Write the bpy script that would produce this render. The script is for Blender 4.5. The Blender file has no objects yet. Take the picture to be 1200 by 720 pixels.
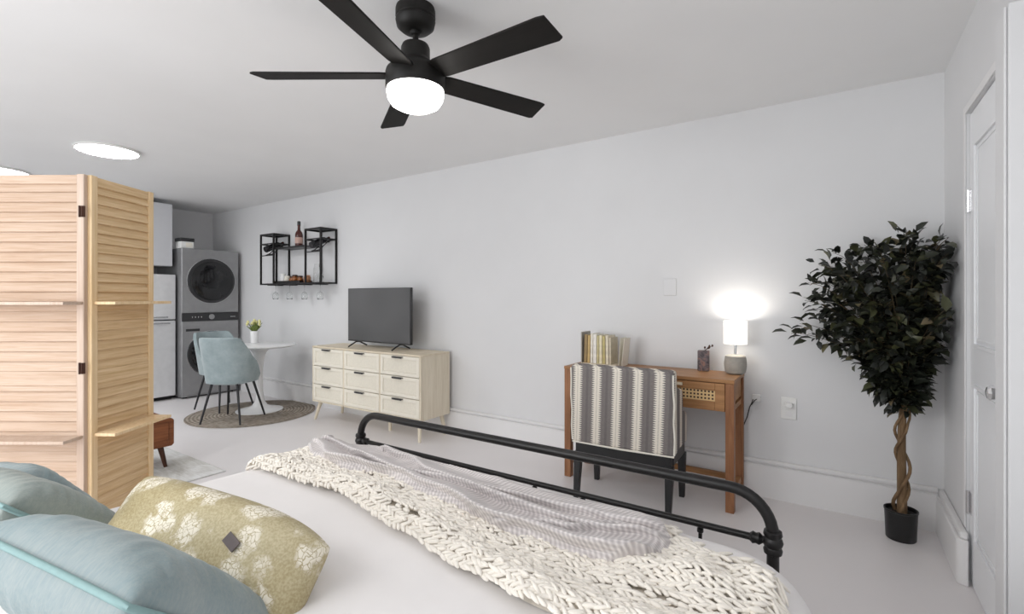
import bpy, bmesh, math, random
from math import sin, cos, pi, radians, sqrt, atan2
from mathutils import Vector, Matrix, Euler, noise

# ------------------------------------------------------------------ camera, world, light, exposure
S = bpy.context.scene
COL = S.collection
S.view_settings.view_transform = 'Standard'
S.view_settings.look = 'None'
S.view_settings.gamma = 1.0
S.view_settings.use_curve_mapping = False
S.view_settings.exposure = 0.25
S.cycles.use_denoising = True
S.cycles.max_bounces = 10
S.cycles.diffuse_bounces = 6
S.cycles.sample_clamp_indirect = 6.0

cam = bpy.data.cameras.new('camera')
cam.sensor_width = 36.0
cam.lens = 573.4 / 1200 * 36.0
cam.shift_y = -11 / 1200
cam.clip_start = 0.05
cam_o = bpy.data.objects.new('camera', cam)
cam_o.location = (0, 0, 1.27)
cam_o.rotation_euler = (pi / 2, 0, radians(33.867))
COL.objects.link(cam_o)
S.camera = cam_o

W = bpy.data.worlds.new('world')
S.world = W
W.use_nodes = True
W.node_tree.nodes['Background'].inputs[0].default_value = (0.93, 0.97, 1.0, 1)
W.node_tree.nodes['Background'].inputs[1].default_value = 0.85

DOWNLIGHT = 27.0       # emission of the flush ceiling discs
FANLIGHT = 11.0       # emission of the fan's bowl
LAMPLIGHT = 2.0      # watts of the desk lamp bulb


def area_light(name, loc, rot, sx, sy, power, color=(1, 1, 1)):
    l = bpy.data.lights.new(name, 'AREA')
    l.shape = 'RECTANGLE'
    l.size, l.size_y = sx, sy
    l.energy = power
    l.color = color
    o = bpy.data.objects.new(name, l)
    o.location = loc
    o.rotation_euler = rot
    COL.objects.link(o)
    return o


area_light('overhead_fill_light', (-1.9, -1.3, 2.47), (0, 0, 0), 2.4, 1.2, 30, (1, 1, 1))  # added overhead fill behind the camera, not a fixture of the room

# added fill lamp behind the camera, lifting the east wall and door; no window
area_light('rear_fill_light', (-3.0, -2.5, 1.25), (pi / 2 + .12, 0, radians(-36)), 2.4, 1.6, 66, (.97, .985, 1))

# ------------------------------------------------------------------ node helpers
def srgb(r, g, b):
    def f(v):
        v /= 255.0
        return v / 12.92 if v <= 0.04045 else ((v + 0.055) / 1.055) ** 2.4
    return (f(r), f(g), f(b), 1.0)


class NT:
    def __init__(self, name):
        self.m = bpy.data.materials.new(name)
        self.m.use_nodes = True
        self.t = self.m.node_tree
        self.b = self.t.nodes['Principled BSDF']

    def n(self, typ, ins=None, **props):
        nd = self.t.nodes.new(typ)
        for k, v in props.items():
            setattr(nd, k, v)
        if ins:
            for k, v in ins.items():
                self.set(nd, k, v)
        return nd

    def set(self, nd, k, v):
        sock = nd.inputs[k]
        if isinstance(v, bpy.types.NodeSocket):
            self.t.links.new(v, sock)
        elif isinstance(v, bpy.types.Node):
            self.t.links.new(v.outputs[0], sock)
        else:
            sock.default_value = v

    def p(self, **kw):
        for k, v in kw.items():
            self.set(self.b, k.replace('_', ' '), v)
        return self

    def coord(self, scale=(1, 1, 1), kind='Object', rot=(0, 0, 0)):
        tc = self.n('ShaderNodeTexCoord')
        mp = self.n('ShaderNodeMapping', {'Vector': tc.outputs[kind], 'Scale': scale, 'Rotation': rot})
        return mp.outputs[0]

    def noise(self, vec, scale, detail=3.0, rough=0.5, dist=0.0):
        return self.n('ShaderNodeTexNoise', {'Vector': vec, 'Scale': scale, 'Detail': detail, 'Roughness': rough,
                                             'Distortion': dist}).outputs[0]

    def ramp(self, fac, stops, interp='LINEAR'):
        r = self.n('ShaderNodeValToRGB', {'Fac': fac})
        cr = r.color_ramp
        cr.interpolation = interp
        while len(cr.elements) < len(stops):
            cr.elements.new(0.5)
        for e, (p, c) in zip(cr.elements, stops):
            e.position = p
            e.color = c if len(c) == 4 else (*c, 1)
        return r.outputs[0]

    def math(self, op, a, b=0.0, c=0.0):
        nd = self.n('ShaderNodeMath', operation=op)
        self.set(nd, 0, a)
        self.set(nd, 1, b)
        self.set(nd, 2, c)
        return nd.outputs[0]

    def mix(self, fac, a, b, mode='MIX'):
        nd = self.n('ShaderNodeMix', data_type='RGBA', blend_type=mode)
        self.set(nd, 0, fac)
        self.set(nd, 6, a)
        self.set(nd, 7, b)
        return nd.outputs[2]

    def bump(self, h, strength=0.3, dist=0.01):
        bp = self.n('ShaderNodeBump', {'Height': h, 'Strength': strength, 'Distance': dist})
        self.set(self.b, 'Normal', bp.outputs[0])
        return self


def plain(name, col, rough=0.5, metal=0.0, var=0.06, scale=12.0, bump=0.0, **kw):
    t = NT(name)
    v = t.noise(t.coord(), scale, 3)
    lo = tuple(c * (1 - var) for c in col[:3]) + (1,)
    hi = tuple(min(1, c * (1 + var)) for c in col[:3]) + (1,)
    t.p(Base_Color=t.ramp(v, [(0.3, lo), (0.7, hi)]), Roughness=rough, Metallic=metal)
    for k, x in kw.items():
        t.set(t.b, k.replace('_', ' '), x)
    if bump:
        t.bump(v, bump, 0.005)
    return t.m


def wood(name, dark, mid, light, grain=(1.5, 30, 30), rough=0.5, tint=3.0):
    t = NT(name)
    g = t.noise(t.coord(grain), 2.2, 5, 0.6, 0.6)
    big = t.noise(t.coord(tuple(x * 0.25 for x in grain)), tint, 2)
    c1 = t.ramp(g, [(0.25, dark), (0.5, mid), (0.75, light)])
    c2 = t.ramp(big, [(0.3, dark), (0.7, light)])
    t.p(Base_Color=t.mix(0.35, c1, c2), Roughness=rough)
    t.p(Specular_IOR_Level=.25)
    t.bump(g, 0.08, 0.003)
    return t.m


M = {}
M['wall'] = plain('wall_paint', srgb(223, 223, 224), 0.6, var=0.012, scale=3, bump=0.04)
M['ceiling'] = plain('ceiling_paint', srgb(236, 236, 236), 0.7, var=0.012, scale=2, bump=0.03)
M['trim'] = plain('trim_paint', srgb(232, 231, 231), 0.45, var=0.01, scale=4)
M['door'] = plain('door_paint', srgb(240, 241, 243), 0.4, var=0.01, scale=4)
M['floor'] = plain('floor_paint', srgb(232, 228, 228), 0.38, var=0.03, scale=1.3)
M['black_metal'] = plain('black_metal', (0.012, 0.011, 0.011, 1), 0.38, 0.3, var=0.1)
M['fan_black'] = plain('fan_black', (0.009, 0.008, 0.007, 1), 0.5, 0.0, var=0.15, Specular_IOR_Level=.3)
M['blade'] = wood('blade_wood', (0.004, 0.0035, 0.003, 1), (0.007, 0.006, 0.005, 1), (0.010, 0.008, 0.007, 1), (3, 40, 40), 0.65)
M['pine'] = wood('pine_wood', srgb(192, 158, 112), srgb(220, 189, 146), srgb(236, 211, 174), (2.5, 2.5, 55), 0.55)
M['pine_pinklit'] = wood('pinklit_pine_wood', srgb(176, 146, 122), srgb(196, 170, 148), srgb(207, 186, 168), (2.5, 2.5, 55), 0.55)  # same pine, the left panel's pinkish light put into its colour
M['pine_stile'] = wood('pine_stile_wood', srgb(212, 178, 130), srgb(232, 204, 162), srgb(240, 217, 182), (40, 40, 1.5), 0.55)
M['pine_stile_pinklit'] = wood('pinklit_pine_stile_wood', srgb(184, 158, 138), srgb(200, 178, 160), srgb(210, 192, 178), (40, 40, 1.5), 0.55)  # stile pine with that pinkish light likewise mixed into the tint
M['walnut'] = wood('walnut_wood', srgb(84, 48, 30), srgb(126, 76, 48), srgb(150, 96, 62), (25, 2, 25), 0.42)
M['walnut_dark'] = wood('dark_walnut_wood', srgb(52, 32, 26), srgb(70, 44, 34), srgb(84, 54, 42), (25, 25, 2), 0.42)
M['acacia'] = wood('acacia_wood', srgb(126, 88, 56), srgb(164, 118, 78), srgb(190, 144, 100), (2, 25, 25), 0.4)
M['acacia_leg'] = wood('acacia_leg_wood', srgb(114, 76, 52), srgb(150, 104, 72), srgb(172, 124, 90), (25, 25, 2), 0.4)
M['oak'] = wood('whitened_oak_wood', srgb(208, 196, 172), srgb(228, 217, 196), srgb(238, 229, 211), (25, 25, 1.8), 0.5)
M['oak_top'] = wood('whitened_oak_top', srgb(208, 194, 168), srgb(224, 211, 188), srgb(234, 223, 203), (2, 25, 25), 0.5)
M['cream'] = plain('cream_drawer_front', srgb(236, 230, 216), 0.55, var=0.02, scale=30)
M['cream_panel'] = plain('cream_drawer_panel', srgb(230, 224, 209), 0.6, var=0.03, scale=60)
M['steel'] = NT('brushed_steel')
_t = M['steel']
_v = _t.noise(_t.coord((1, 1, 60)), 4, 3)
_t.p(Base_Color=_t.ramp(_v, [(0.3, (0.36, 0.36, 0.37, 1)), (0.7, (0.44, 0.44, 0.45, 1))]), Metallic=0.7, Roughness=0.38)
M['steel'] = _t.m
M['steel_light'] = plain('pale_steel', (0.74, 0.74, 0.75, 1), 0.42, 0.25, var=0.04)
M['graphite'] = plain('graphite_steel', (0.33, 0.33, 0.335, 1), 0.4, 0.45, var=0.05)
M['dark_plastic'] = plain('dark_plastic', (0.03, 0.03, 0.032, 1), 0.35, var=0.1)
M['seal'] = plain('black_rubber', (0.01, 0.01, 0.01, 1), 0.6, var=0.1)
M['porthole'] = plain('smoked_porthole_glass', (0.012, 0.012, 0.013, 1), 0.08, var=0.3, scale=6)
M['chrome'] = plain('chrome', (0.75, 0.75, 0.76, 1), 0.15, 1.0, var=0.03)
M['white_gloss'] = plain('white_lacquer', srgb(240, 240, 240), 0.25, var=0.01)
M['white_plastic'] = plain('white_plastic', srgb(236, 236, 234), 0.4, var=0.01)
M['cabinet'] = plain('grey_cabinet_paint', srgb(206, 207, 211), 0.4, var=0.01)
M['duvet'] = plain('white_cotton', srgb(234, 231, 230), 0.85, var=0.015, scale=8, bump=0.15, Sheen_Weight=0.1)
M['knit'] = plain('cream_knit_yarn', srgb(240, 234, 224), 0.9, var=0.05, scale=40, bump=0.3, Sheen_Weight=0.2)
M['knit_base'] = plain('cream_knit_backing', srgb(228, 221, 210), 0.95, var=0.1, scale=50)
M['soil'] = plain('potting_soil', (0.03, 0.022, 0.016, 1), 0.95, var=0.4, scale=60, bump=0.6)
M['pot_black'] = plain('black_pot_plastic', (0.008, 0.008, 0.008, 1), 0.4, var=0.1)
M['trunk'] = wood('pale_vine_bark', srgb(84, 66, 48), srgb(120, 96, 70), srgb(150, 124, 94), (30, 30, 4), 0.8)
M['twig'] = plain('green_twig', srgb(74, 62, 40), 0.7, var=0.1)
M['dark_chair'] = plain('black_stained_wood', (0.012, 0.012, 0.013, 1), 0.4, var=0.15)
M['chair_metal'] = plain('charcoal_leg_metal', (0.03, 0.03, 0.033, 1), 0.4, 0.4, var=0.1)
M['shade'] = None
M['concrete'] = plain('grey_ribbed_ceramic', srgb(168, 164, 156), 0.7, var=0.06, scale=30)
M['paper'] = plain('paper', srgb(238, 234, 222), 0.8, var=0.03, scale=80)

t = NT('velvet')
v = t.noise(t.coord(), 9, 4, 0.6)
t.p(Base_Color=t.ramp(v, [(0.3, srgb(140, 155, 158)), (0.7, srgb(164, 177, 180))]), Roughness=0.8, Sheen_Weight=0.35,
    Sheen_Roughness=0.4)
M['velvet'] = t.m


def cushion_mat(name, a, b, c):
    t = NT(name)
    v1 = t.noise(t.coord((1, 1, 1)), 5, 4, 0.6)
    v2 = t.noise(t.coord((60, 8, 60)), 3, 3, 0.6)
    c1 = t.ramp(v1, [(0.3, a), (0.52, b), (0.75, c)])
    t.p(Base_Color=t.mix(0.3, c1, t.ramp(v2, [(0.35, a), (0.65, c)])), Roughness=0.75, Sheen_Weight=0.2, Sheen_Roughness=0.35)
    t.bump(v2, 0.15, 0.004)
    return t.m


M['blue_velvet'] = cushion_mat('pale_blue_velvet', srgb(122, 142, 146), srgb(142, 154, 156), srgb(158, 164, 162))
M['grey_velvet'] = cushion_mat('grey_green_velvet', srgb(124, 138, 136), srgb(144, 152, 147), srgb(160, 165, 159))
M['teal_velvet'] = cushion_mat('aqua_velvet', srgb(150, 190, 194), srgb(172, 204, 206), srgb(190, 214, 214))
M['teal_trim'] = plain('aqua_piping', srgb(134, 164, 164), 0.75, var=0.05, scale=40)


def floral_mat():
    t = NT('khaki_floral_linen')
    co = t.coord((1, 1, 1))
    nz = t.n('ShaderNodeTexNoise', {'Vector': co, 'Scale': 34.0, 'Detail': 2.0})
    warp = t.n('ShaderNodeVectorMath', {0: nz.outputs[1], 1: (0.035, 0.035, 0.035)}, operation='MULTIPLY').outputs[0]
    co2 = t.n('ShaderNodeVectorMath', {0: co, 1: warp}, operation='ADD').outputs[0]
    vo = t.n('ShaderNodeTexVoronoi', {'Vector': co2, 'Scale': 11.0, 'Randomness': 0.9}, feature='F1')
    fine = t.n('ShaderNodeTexVoronoi', {'Vector': co2, 'Scale': 85.0}, feature='DISTANCE_TO_EDGE')
    inside = t.ramp(vo.outputs['Distance'], [(0.38, (1, 1, 1)), (0.50, (0, 0, 0))])
    petals = t.ramp(fine.outputs[0], [(0.03, (0, 0, 0)), (0.09, (1, 1, 1))])
    brk = t.ramp(t.noise(co, 22, 2), [(0.34, (0, 0, 0)), (0.44, (1, 1, 1))])
    m = t.math('MULTIPLY', t.math('MULTIPLY', inside, petals), brk)
    g = t.noise(co, 6, 3)
    base = t.ramp(g, [(0.3, srgb(160, 145, 104)), (0.7, srgb(188, 178, 148))])
    weave = t.noise(t.coord((1, 1, 1)), 190, 2)
    base = t.mix(0.35, base, t.ramp(weave, [(0.35, srgb(146, 130, 92)), (0.65, srgb(204, 194, 162))]))
    t.p(Base_Color=t.mix(t.math('MULTIPLY', m, .85), base, srgb(236, 230, 216)), Roughness=0.85)
    t.bump(weave, 0.2, 0.003)
    return t.m


M['floral'] = floral_mat()


def waffle_mat():
    t = NT('grey_waffle_weave')
    tc = t.n('ShaderNodeUVMap')
    sp = t.n('ShaderNodeSeparateXYZ', {0: tc.outputs[0]})
    a = t.math('SINE', t.math('MULTIPLY', sp.outputs[0], 2 * pi / 0.0155))
    b = t.math('SINE', t.math('MULTIPLY', sp.outputs[1], 2 * pi / 0.0125))
    f = t.math('ADD', t.math('MULTIPLY', a, 0.20), t.math('ADD', t.math('MULTIPLY', b, 0.13), 0.5))
    f = t.math('ADD', f, t.math('MULTIPLY', t.math('SUBTRACT', t.noise(tc.outputs[0], 14, 3), 0.5), 0.5))
    t.p(Base_Color=t.ramp(f, [(0.15, srgb(178, 172, 172)), (0.5, srgb(203, 197, 196)), (0.85, srgb(229, 224, 222))]), Roughness=0.9,
        Sheen_Weight=0.15)
    t.bump(f, 0.5, 0.004)
    return t.m


M['waffle'] = waffle_mat()


def stripe_mat():
    t = NT('grey_zigzag_stripe_fabric')
    sp = t.n('ShaderNodeSeparateXYZ', {0: t.coord()})
    s = t.math('ADD', sp.outputs[0], t.math('MULTIPLY', sp.outputs[1], 0.9))
    u = t.math('FRACT', t.math('ADD', t.math('DIVIDE', s, 0.128), 0.93 + 10))
    d = t.math('ABSOLUTE', t.math('SUBTRACT', u, 0.5))
    tri = t.math('ABSOLUTE', t.math('SUBTRACT', t.math('FRACT', t.math('DIVIDE', sp.outputs[2], 0.0135)), 0.5))
    edge = t.math('ADD', 0.10, t.math('MULTIPLY', tri, 0.34))
    m = t.math('LESS_THAN', d, edge)
    core = t.math('LESS_THAN', d, 0.03)
    dash = t.math('GREATER_THAN', t.math('FRACT', t.math('DIVIDE', sp.outputs[2], 0.0068)), 0.45)
    band = t.math('GREATER_THAN', d, 0.44)
    nz = t.noise(t.coord(), 160, 2)
    grey = t.mix(nz, srgb(112, 106, 104), srgb(138, 132, 129))
    grey = t.mix(t.math('MULTIPLY', band, 0.5), grey, srgb(98, 93, 94))
    cream = t.mix(nz, srgb(222, 214, 200), srgb(240, 234, 222))
    c = t.mix(m, grey, cream)
    c = t.mix(t.math('MULTIPLY', t.math('MULTIPLY', core, dash), 0.55), c, srgb(150, 140, 130))
    t.p(Base_Color=c, Roughness=0.85)
    t.bump(nz, 0.2, 0.002)
    return t.m


M['stripe'] = stripe_mat()


def cane_mat():
    t = NT('woven_cane')
    sp = t.n('ShaderNodeSeparateXYZ', {0: t.coord()})
    a = t.math('ABSOLUTE', t.math('SUBTRACT', t.math('FRACT', t.math('DIVIDE', sp.outputs[0], 0.021)), 0.5))
    b = t.math('ABSOLUTE', t.math('SUBTRACT', t.math('FRACT', t.math('DIVIDE', sp.outputs[2], 0.021)), 0.5))
    hole = t.math('LESS_THAN', t.math('MAXIMUM', a, b), 0.27)
    t.p(Base_Color=t.mix(hole, srgb(222, 190, 138), srgb(70, 40, 24)), Roughness=0.6)
    return t.m


M['cane'] = cane_mat()


def rug_ring_mat():
    t = NT('braided_jute')
    sp = t.n('ShaderNodeSeparateXYZ', {0: t.coord()})
    r = t.math('SQRT', t.math('ADD', t.math('MULTIPLY', sp.outputs[0], sp.outputs[0]),
                              t.math('MULTIPLY', sp.outputs[1], sp.outputs[1])))
    ring = t.math('SINE', t.math('MULTIPLY', r, 2 * pi / 0.035))
    nz = t.noise(t.coord(), 26, 3)
    f = t.math('ADD', t.math('MULTIPLY', ring, 0.18), nz)
    t.p(Base_Color=t.ramp(f, [(0.25, srgb(116, 104, 92)), (0.55, srgb(150, 140, 128)), (0.8, srgb(176, 167, 155))]), Roughness=0.95)
    t.bump(ring, 0.4, 0.006)
    return t.m


M['jute'] = rug_ring_mat()


def area_rug_mat():
    t = NT('pale_faded_rug')
    co = t.coord((1, 1, 1))
    v = t.noise(co, 2.4, 4, 0.6, 1.0)
    l = t.noise(t.coord((3, 26, 1)), 3.0, 3)
    c = t.ramp(v, [(0.38, srgb(176, 174, 168)), (0.52, srgb(212, 212, 210)), (0.7, srgb(226, 227, 227))])
    t.p(Base_Color=t.mix(0.25, c, t.ramp(l, [(0.35, srgb(176, 172, 162)), (0.6, srgb(228, 228, 228))])), Roughness=0.95)
    t.bump(l, 0.3, 0.004)
    return t.m


M['area_rug'] = area_rug_mat()


def leaf_mat():
    t = NT('ficus_leaf')
    g = t.n('ShaderNodeNewGeometry')
    rnd = g.outputs['Random Per Island']
    c = t.ramp(rnd, [(0.0, srgb(22, 25, 21)), (0.45, srgb(34, 38, 30)), (0.75, srgb(46, 50, 36)), (0.94, srgb(78, 80, 52)),
                     (1.0, srgb(126, 112, 86))])
    t.p(Base_Color=c, Roughness=0.42)
    return t.m


M['leaf'] = leaf_mat()


def emit(name, col, strength, base=(1, 1, 1, 1)):
    t = NT(name)
    nz = t.noise(t.coord(), 3, 1)
    t.p(Base_Color=base, Emission_Color=t.mix(nz, col, col), Emission_Strength=strength, Roughness=0.4)
    return t.m


M['downlight'] = emit('lit_ceiling_diffuser', (0.98, 0.99, 1.0, 1), DOWNLIGHT)
M['fan_bowl'] = emit('lit_fan_bowl', (1, 0.965, 0.92, 1), FANLIGHT)
t = NT('lit_linen_shade')
v = t.noise(t.coord((1, 1, 1)), 90, 2)
t.p(Base_Color=t.ramp(v, [(0.3, srgb(244, 240, 232)), (0.7, srgb(252, 249, 243))]), Roughness=0.8,
    Emission_Color=(1, 0.97, 0.92, 1), Emission_Strength=0.75, Transmission_Weight=0.0)
M['shade'] = t.m
t = NT('clear_glass')
v = t.noise(t.coord(), 4, 1)
t.p(Base_Color=t.mix(v, (0.95, 0.97, 0.97, 1), (1, 1, 1, 1)), Roughness=0.03, Transmission_Weight=0.9, IOR=1.3)
M['glass'] = t.m
M['amber'] = plain('amber_glass', srgb(150, 92, 46), 0.15, var=0.15)
M['rose'] = plain('dark_rose_glass', srgb(84, 44, 40), 0.15, var=0.15)
M['bottle'] = plain('near_black_glass', (0.012, 0.012, 0.014, 1), 0.15, var=0.1)
M['label_pink'] = plain('pale_pink_paper', srgb(206, 172, 160), 0.7, var=0.05)
M['copper'] = plain('copper', srgb(190, 140, 104), 0.3, 0.6, var=0.08)
t = NT('television_screen')
v = t.noise(t.coord((1, 1, 1)), 1.5, 1)
t.p(Base_Color=t.ramp(v, [(0.3, (0.085, 0.085, 0.087, 1)), (0.7, (0.12, 0.12, 0.122, 1))]), Roughness=0.18)
M['screen'] = t.m
t = NT('marbled_dark_glaze')
v = t.noise(t.coord((1, 1, 1)), 22, 4, 0.6, 2.0)
t.p(Base_Color=t.ramp(v, [(0.35, srgb(58, 54, 60)), (0.5, srgb(110, 98, 100)), (0.62, srgb(150, 112, 100)), (0.7, srgb(70, 64, 70))]),
    Roughness=0.35)
M['marble'] = t.m
M['yellow_flower'] = plain('pale_yellow_petal', srgb(226, 222, 160), 0.7, var=0.15, scale=50)
M['green_leaf'] = plain('fresh_green_leaf', srgb(112, 128, 62), 0.6, var=0.2, scale=30)
M['cable'] = plain('dark_cable', (0.03, 0.03, 0.03, 1), 0.5, var=0.1)
M['tag'] = plain('grey_leather_tag', srgb(88, 78, 78), 0.6, var=0.1, scale=60)


# ------------------------------------------------------------------ mesh helpers
def finish(name, bm, mat, parent=None, loc=None, rot=None, bevel=0.0, segs=2, angle=40, subsurf=0, solid=0.0):
    bmesh.ops.recalc_face_normals(bm, faces=bm.faces)
    me = bpy.data.meshes.new(name)
    bm.to_mesh(me)
    bm.free()
    mats = mat if isinstance(mat, (list, tuple)) else [mat]
    for m in mats:
        me.materials.append(m)
    me.shade_smooth()
    me.set_sharp_from_angle(angle=radians(angle))
    o = bpy.data.objects.new(name, me)
    COL.objects.link(o)
    if parent is not None:
        o.parent = parent
    if loc is not None:
        o.location = loc
    if rot is not None:
        o.rotation_euler = rot
    if solid:
        s = o.modifiers.new('thickness', 'SOLIDIFY')
        s.thickness = solid
        s.offset = 0
    if bevel:
        b = o.modifiers.new('bevel', 'BEVEL')
        b.width = bevel
        b.segments = segs
        b.limit_method = 'ANGLE'
        b.harden_normals = False
    if subsurf:
        s = o.modifiers.new('subdivision', 'SUBSURF')
        s.levels = s.render_levels = subsurf
    return o


def thing(name, label, cat, loc=(0, 0, 0), rz=0.0, group=None):
    o = bpy.data.objects.new(name, None)
    o.empty_display_size = 0.1
    COL.objects.link(o)
    o.location = loc
    o.rotation_euler = (0, 0, rz)
    o['label'] = label
    o['category'] = cat
    if group:
        o['group'] = group
    return o


def tag(o, label, cat, group=None):
    o['label'] = label
    o['category'] = cat
    if group:
        o['group'] = group
    return o


def structure(o):
    o['kind'] = 'structure'
    return o


def B():
    return bmesh.new()


def box(bm, x0, x1, y0, y1, z0, z1, mat=0, M4=None):
    vs = [bm.verts.new((x, y, z)) for x in (x0, x1) for y in (y0, y1) for z in (z0, z1)]
    if M4 is not None:
        for v in vs:
            v.co = M4 @ v.co
    for q in ((0, 1, 3, 2), (4, 6, 7, 5), (0, 4, 5, 1), (2, 3, 7, 6), (0, 2, 6, 4), (1, 5, 7, 3)):
        f = bm.faces.new([vs[i] for i in q])
        f.material_index = mat
    return bm


def frame_box(bm, x0, x1, y0, y1, z0, z1, w, mat=0):
    """a rectangular frame in the xz plane"""
    box(bm, x0, x0 + w, y0, y1, z0, z1, mat)
    box(bm, x1 - w, x1, y0, y1, z0, z1, mat)
    box(bm, x0 + w, x1 - w, y0, y1, z0, z0 + w, mat)
    box(bm, x0 + w, x1 - w, y0, y1, z1 - w, z1, mat)
    return bm


def tube(bm, pts, r, seg=12, closed=False, cap=True, mat=0):
    pts = [Vector(p) for p in pts]
    n = len(pts)
    rs = r if isinstance(r, (list, tuple)) else [r] * n
    rings = []
    up = None
    for i, p in enumerate(pts):
        if closed:
            d = pts[(i + 1) % n] - pts[i - 1]
        else:
            d = pts[min(i + 1, n - 1)] - pts[max(i - 1, 0)]
        d.normalize()
        if up is None:
            a = Vector((0, 0, 1)) if abs(d.z) < 0.9 else Vector((1, 0, 0))
            up = (a - d * a.dot(d)).normalized()
        else:
            up = (up - d * up.dot(d))
            if up.length < 1e-6:
                up = d.orthogonal()
            up.normalize()
        s = d.cross(up)
        rings.append([bm.verts.new(p + (up * cos(2 * pi * k / seg) + s * sin(2 * pi * k / seg)) * rs[i]) for k in range(seg)])
    m = n if closed else n - 1
    for i in range(m):
        a, b = rings[i], rings[(i + 1) % n]
        for k in range(seg):
            f = bm.faces.new((a[k], a[(k + 1) % seg], b[(k + 1) % seg], b[k]))
            f.material_index = mat
    if cap and not closed:
        bm.faces.new(list(reversed(rings[0]))).material_index = mat
        bm.faces.new(rings[-1]).material_index = mat
    return bm


def lathe(bm, prof, c=(0, 0, 0), seg=32, mat=0, close_top=True, close_bot=True, ell=1.0):
    rings = []
    for r, z in prof:
        rings.append([bm.verts.new((c[0] + r * cos(2 * pi * k / seg), c[1] + ell * r * sin(2 * pi * k / seg), c[2] + z)) for k in range(seg)])
    for i in range(len(rings) - 1):
        a, b = rings[i], rings[i + 1]
        for k in range(seg):
            bm.faces.new((a[k], a[(k + 1) % seg], b[(k + 1) % seg], b[k])).material_index = mat
    if close_bot:
        bm.faces.new(list(reversed(rings[0]))).material_index = mat
    if close_top:
        bm.faces.new(rings[-1]).material_index = mat
    return bm


def prism(bm, outline, axis, a, b, mat=0):
    """extrude a 2D outline along an axis; outline pairs fill the other two axes in order"""
    def mk(p, q, s):
        return {'x': (s, p, q), 'y': (p, s, q), 'z': (p, q, s)}[axis]
    lo = [bm.verts.new(mk(p, q, a)) for p, q in outline]
    hi = [bm.verts.new(mk(p, q, b)) for p, q in outline]
    n = len(lo)
    for i in range(n):
        bm.faces.new((lo[i], lo[(i + 1) % n], hi[(i + 1) % n], hi[i])).material_index = mat
    bm.faces.new(list(reversed(lo))).material_index = mat
    bm.faces.new(hi).material_index = mat
    return bm


def arc(cx, cy, r, a0, a1, n):
    return [(cx + r * cos(a0 + (a1 - a0) * i / n), cy + r * sin(a0 + (a1 - a0) * i / n)) for i in range(n + 1)]


def bezier(p0, p1, p2, p3, n=10):
    p0, p1, p2, p3 = map(Vector, (p0, p1, p2, p3))
    return [p0 * (1 - t) ** 3 + p1 * 3 * t * (1 - t) ** 2 + p2 * 3 * t * t * (1 - t) + p3 * t ** 3 for t in [i / n for i in range(n + 1)]]


def copy_tree(o, parent=None):
    c = o.copy()
    COL.objects.link(c)
    c.parent = parent
    for ch in list(o.children):
        copy_tree(ch, c)
    return c


# ------------------------------------------------------------------ the setting
XE, XW = 0.468, -7.62          # east (door) wall and west (kitchen) wall faces
YN, YS = 3.503, -2.6           # long north wall face, open south side
ZC = 2.492

structure(finish('floor', box(B(), XW - .1, XE + .1, YS, YN + .1, -0.1, 0), M['floor']))
structure(finish('ceiling', box(B(), XW - .1, XE + .1, YS, YN + .1, ZC, ZC + .1), M['ceiling']))
structure(finish('wall_north', box(B(), XW - .1, XE + .1, YN, YN + .1, 0, ZC), M['wall']))
structure(finish('wall_west', box(B(), XW - .1, XW, YS, YN, 0, ZC), M['wall']))
DY0, DY1, DZ = 2.20, 2.95, 2.09      # door opening in the east wall
bm = B()
box(bm, XE, XE + .1, DY1, YN, 0, ZC)
box(bm, XE, XE + .1, YS, DY0, 0, ZC)
box(bm, XE, XE + .1, DY0, DY1, DZ, ZC)
structure(finish('wall_east', bm, M['wall']))

# plinth baseboards with a small bead along the top
bm = B()
prism(bm, [(YN - .001, 0), (YN - .030, 0), (YN - .030, .200), (YN - .033, .204), (YN - .034, .209), (YN - .016, .212), (YN - .016, .219),
           (YN - .030, .221), (YN - .030, .229), (YN - .018, .238), (YN - .001, .238)], 'x', -6.78, XE - .03)
structure(finish('baseboard_north', bm, M['trim'], angle=25))
bm = B()
outl = [(XE - .001, YN - .001), (XE - .04, YN - .001)] + [(XE - .04, 2.95)] + arc(XE - .001, 2.93, .039, pi, 1.5 * pi, 6)
prism(bm, outl, 'z', 0, .20)
outl2 = [(XE - .001, YN - .001), (XE - .028, YN - .001), (XE - .028, 2.95)] + arc(XE - .001, 2.93, .027, pi, 1.5 * pi, 6)
prism(bm, outl2, 'z', .2005, .232)
structure(finish('baseboard_east', bm, M['trim'], bevel=.008))

# door with moulded panels, hinges, glass knob
bm = B()
DX = XE + .012
box(bm, DX, DX + .04, DY0 + .003, DY1 - .004, .008, DZ - .006)
for z0, z1 in ((.22, .90), (1.06, 1.93)):
    for o_, dp in ((.0, .010), (.022, .004)):
        y0, y1 = DY0 + .13 + o_, DY1 - .12 - o_
        w = .014
        box(bm, DX - dp, DX, y0, y0 + w, z0 + o_, z1 - o_)
        box(bm, DX - dp, DX, y1 - w, y1, z0 + o_, z1 - o_)
        box(bm, DX - dp, DX, y0 + w, y1 - w, z0 + o_, z0 + o_ + w)
        box(bm, DX - dp, DX, y0 + w, y1 - w, z1 - o_ - w, z1 - o_)
door = structure(finish('door_1', bm, M['door'], bevel=.003))
for z in (1.70, .36):
    bm = B()
    tube(bm, [(DX - .008, DY1 - .010, z - .05), (DX - .008, DY1 - .010, z + .05)], .007, 10)
    box(bm, DX - .003, DX + .001, DY1 - .045, DY1 - .01, z - .048, z + .048)
    finish('hinge', bm, M['chrome'], door)
bm = B()
kx, ky, kz = DX, 2.295, .945
for r, a, b_ in ((.026, 0, .006), (.010, .006, .035)):
    tube(bm, [(kx - a, ky, kz), (kx - b_, ky, kz)], r, 20)
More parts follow.
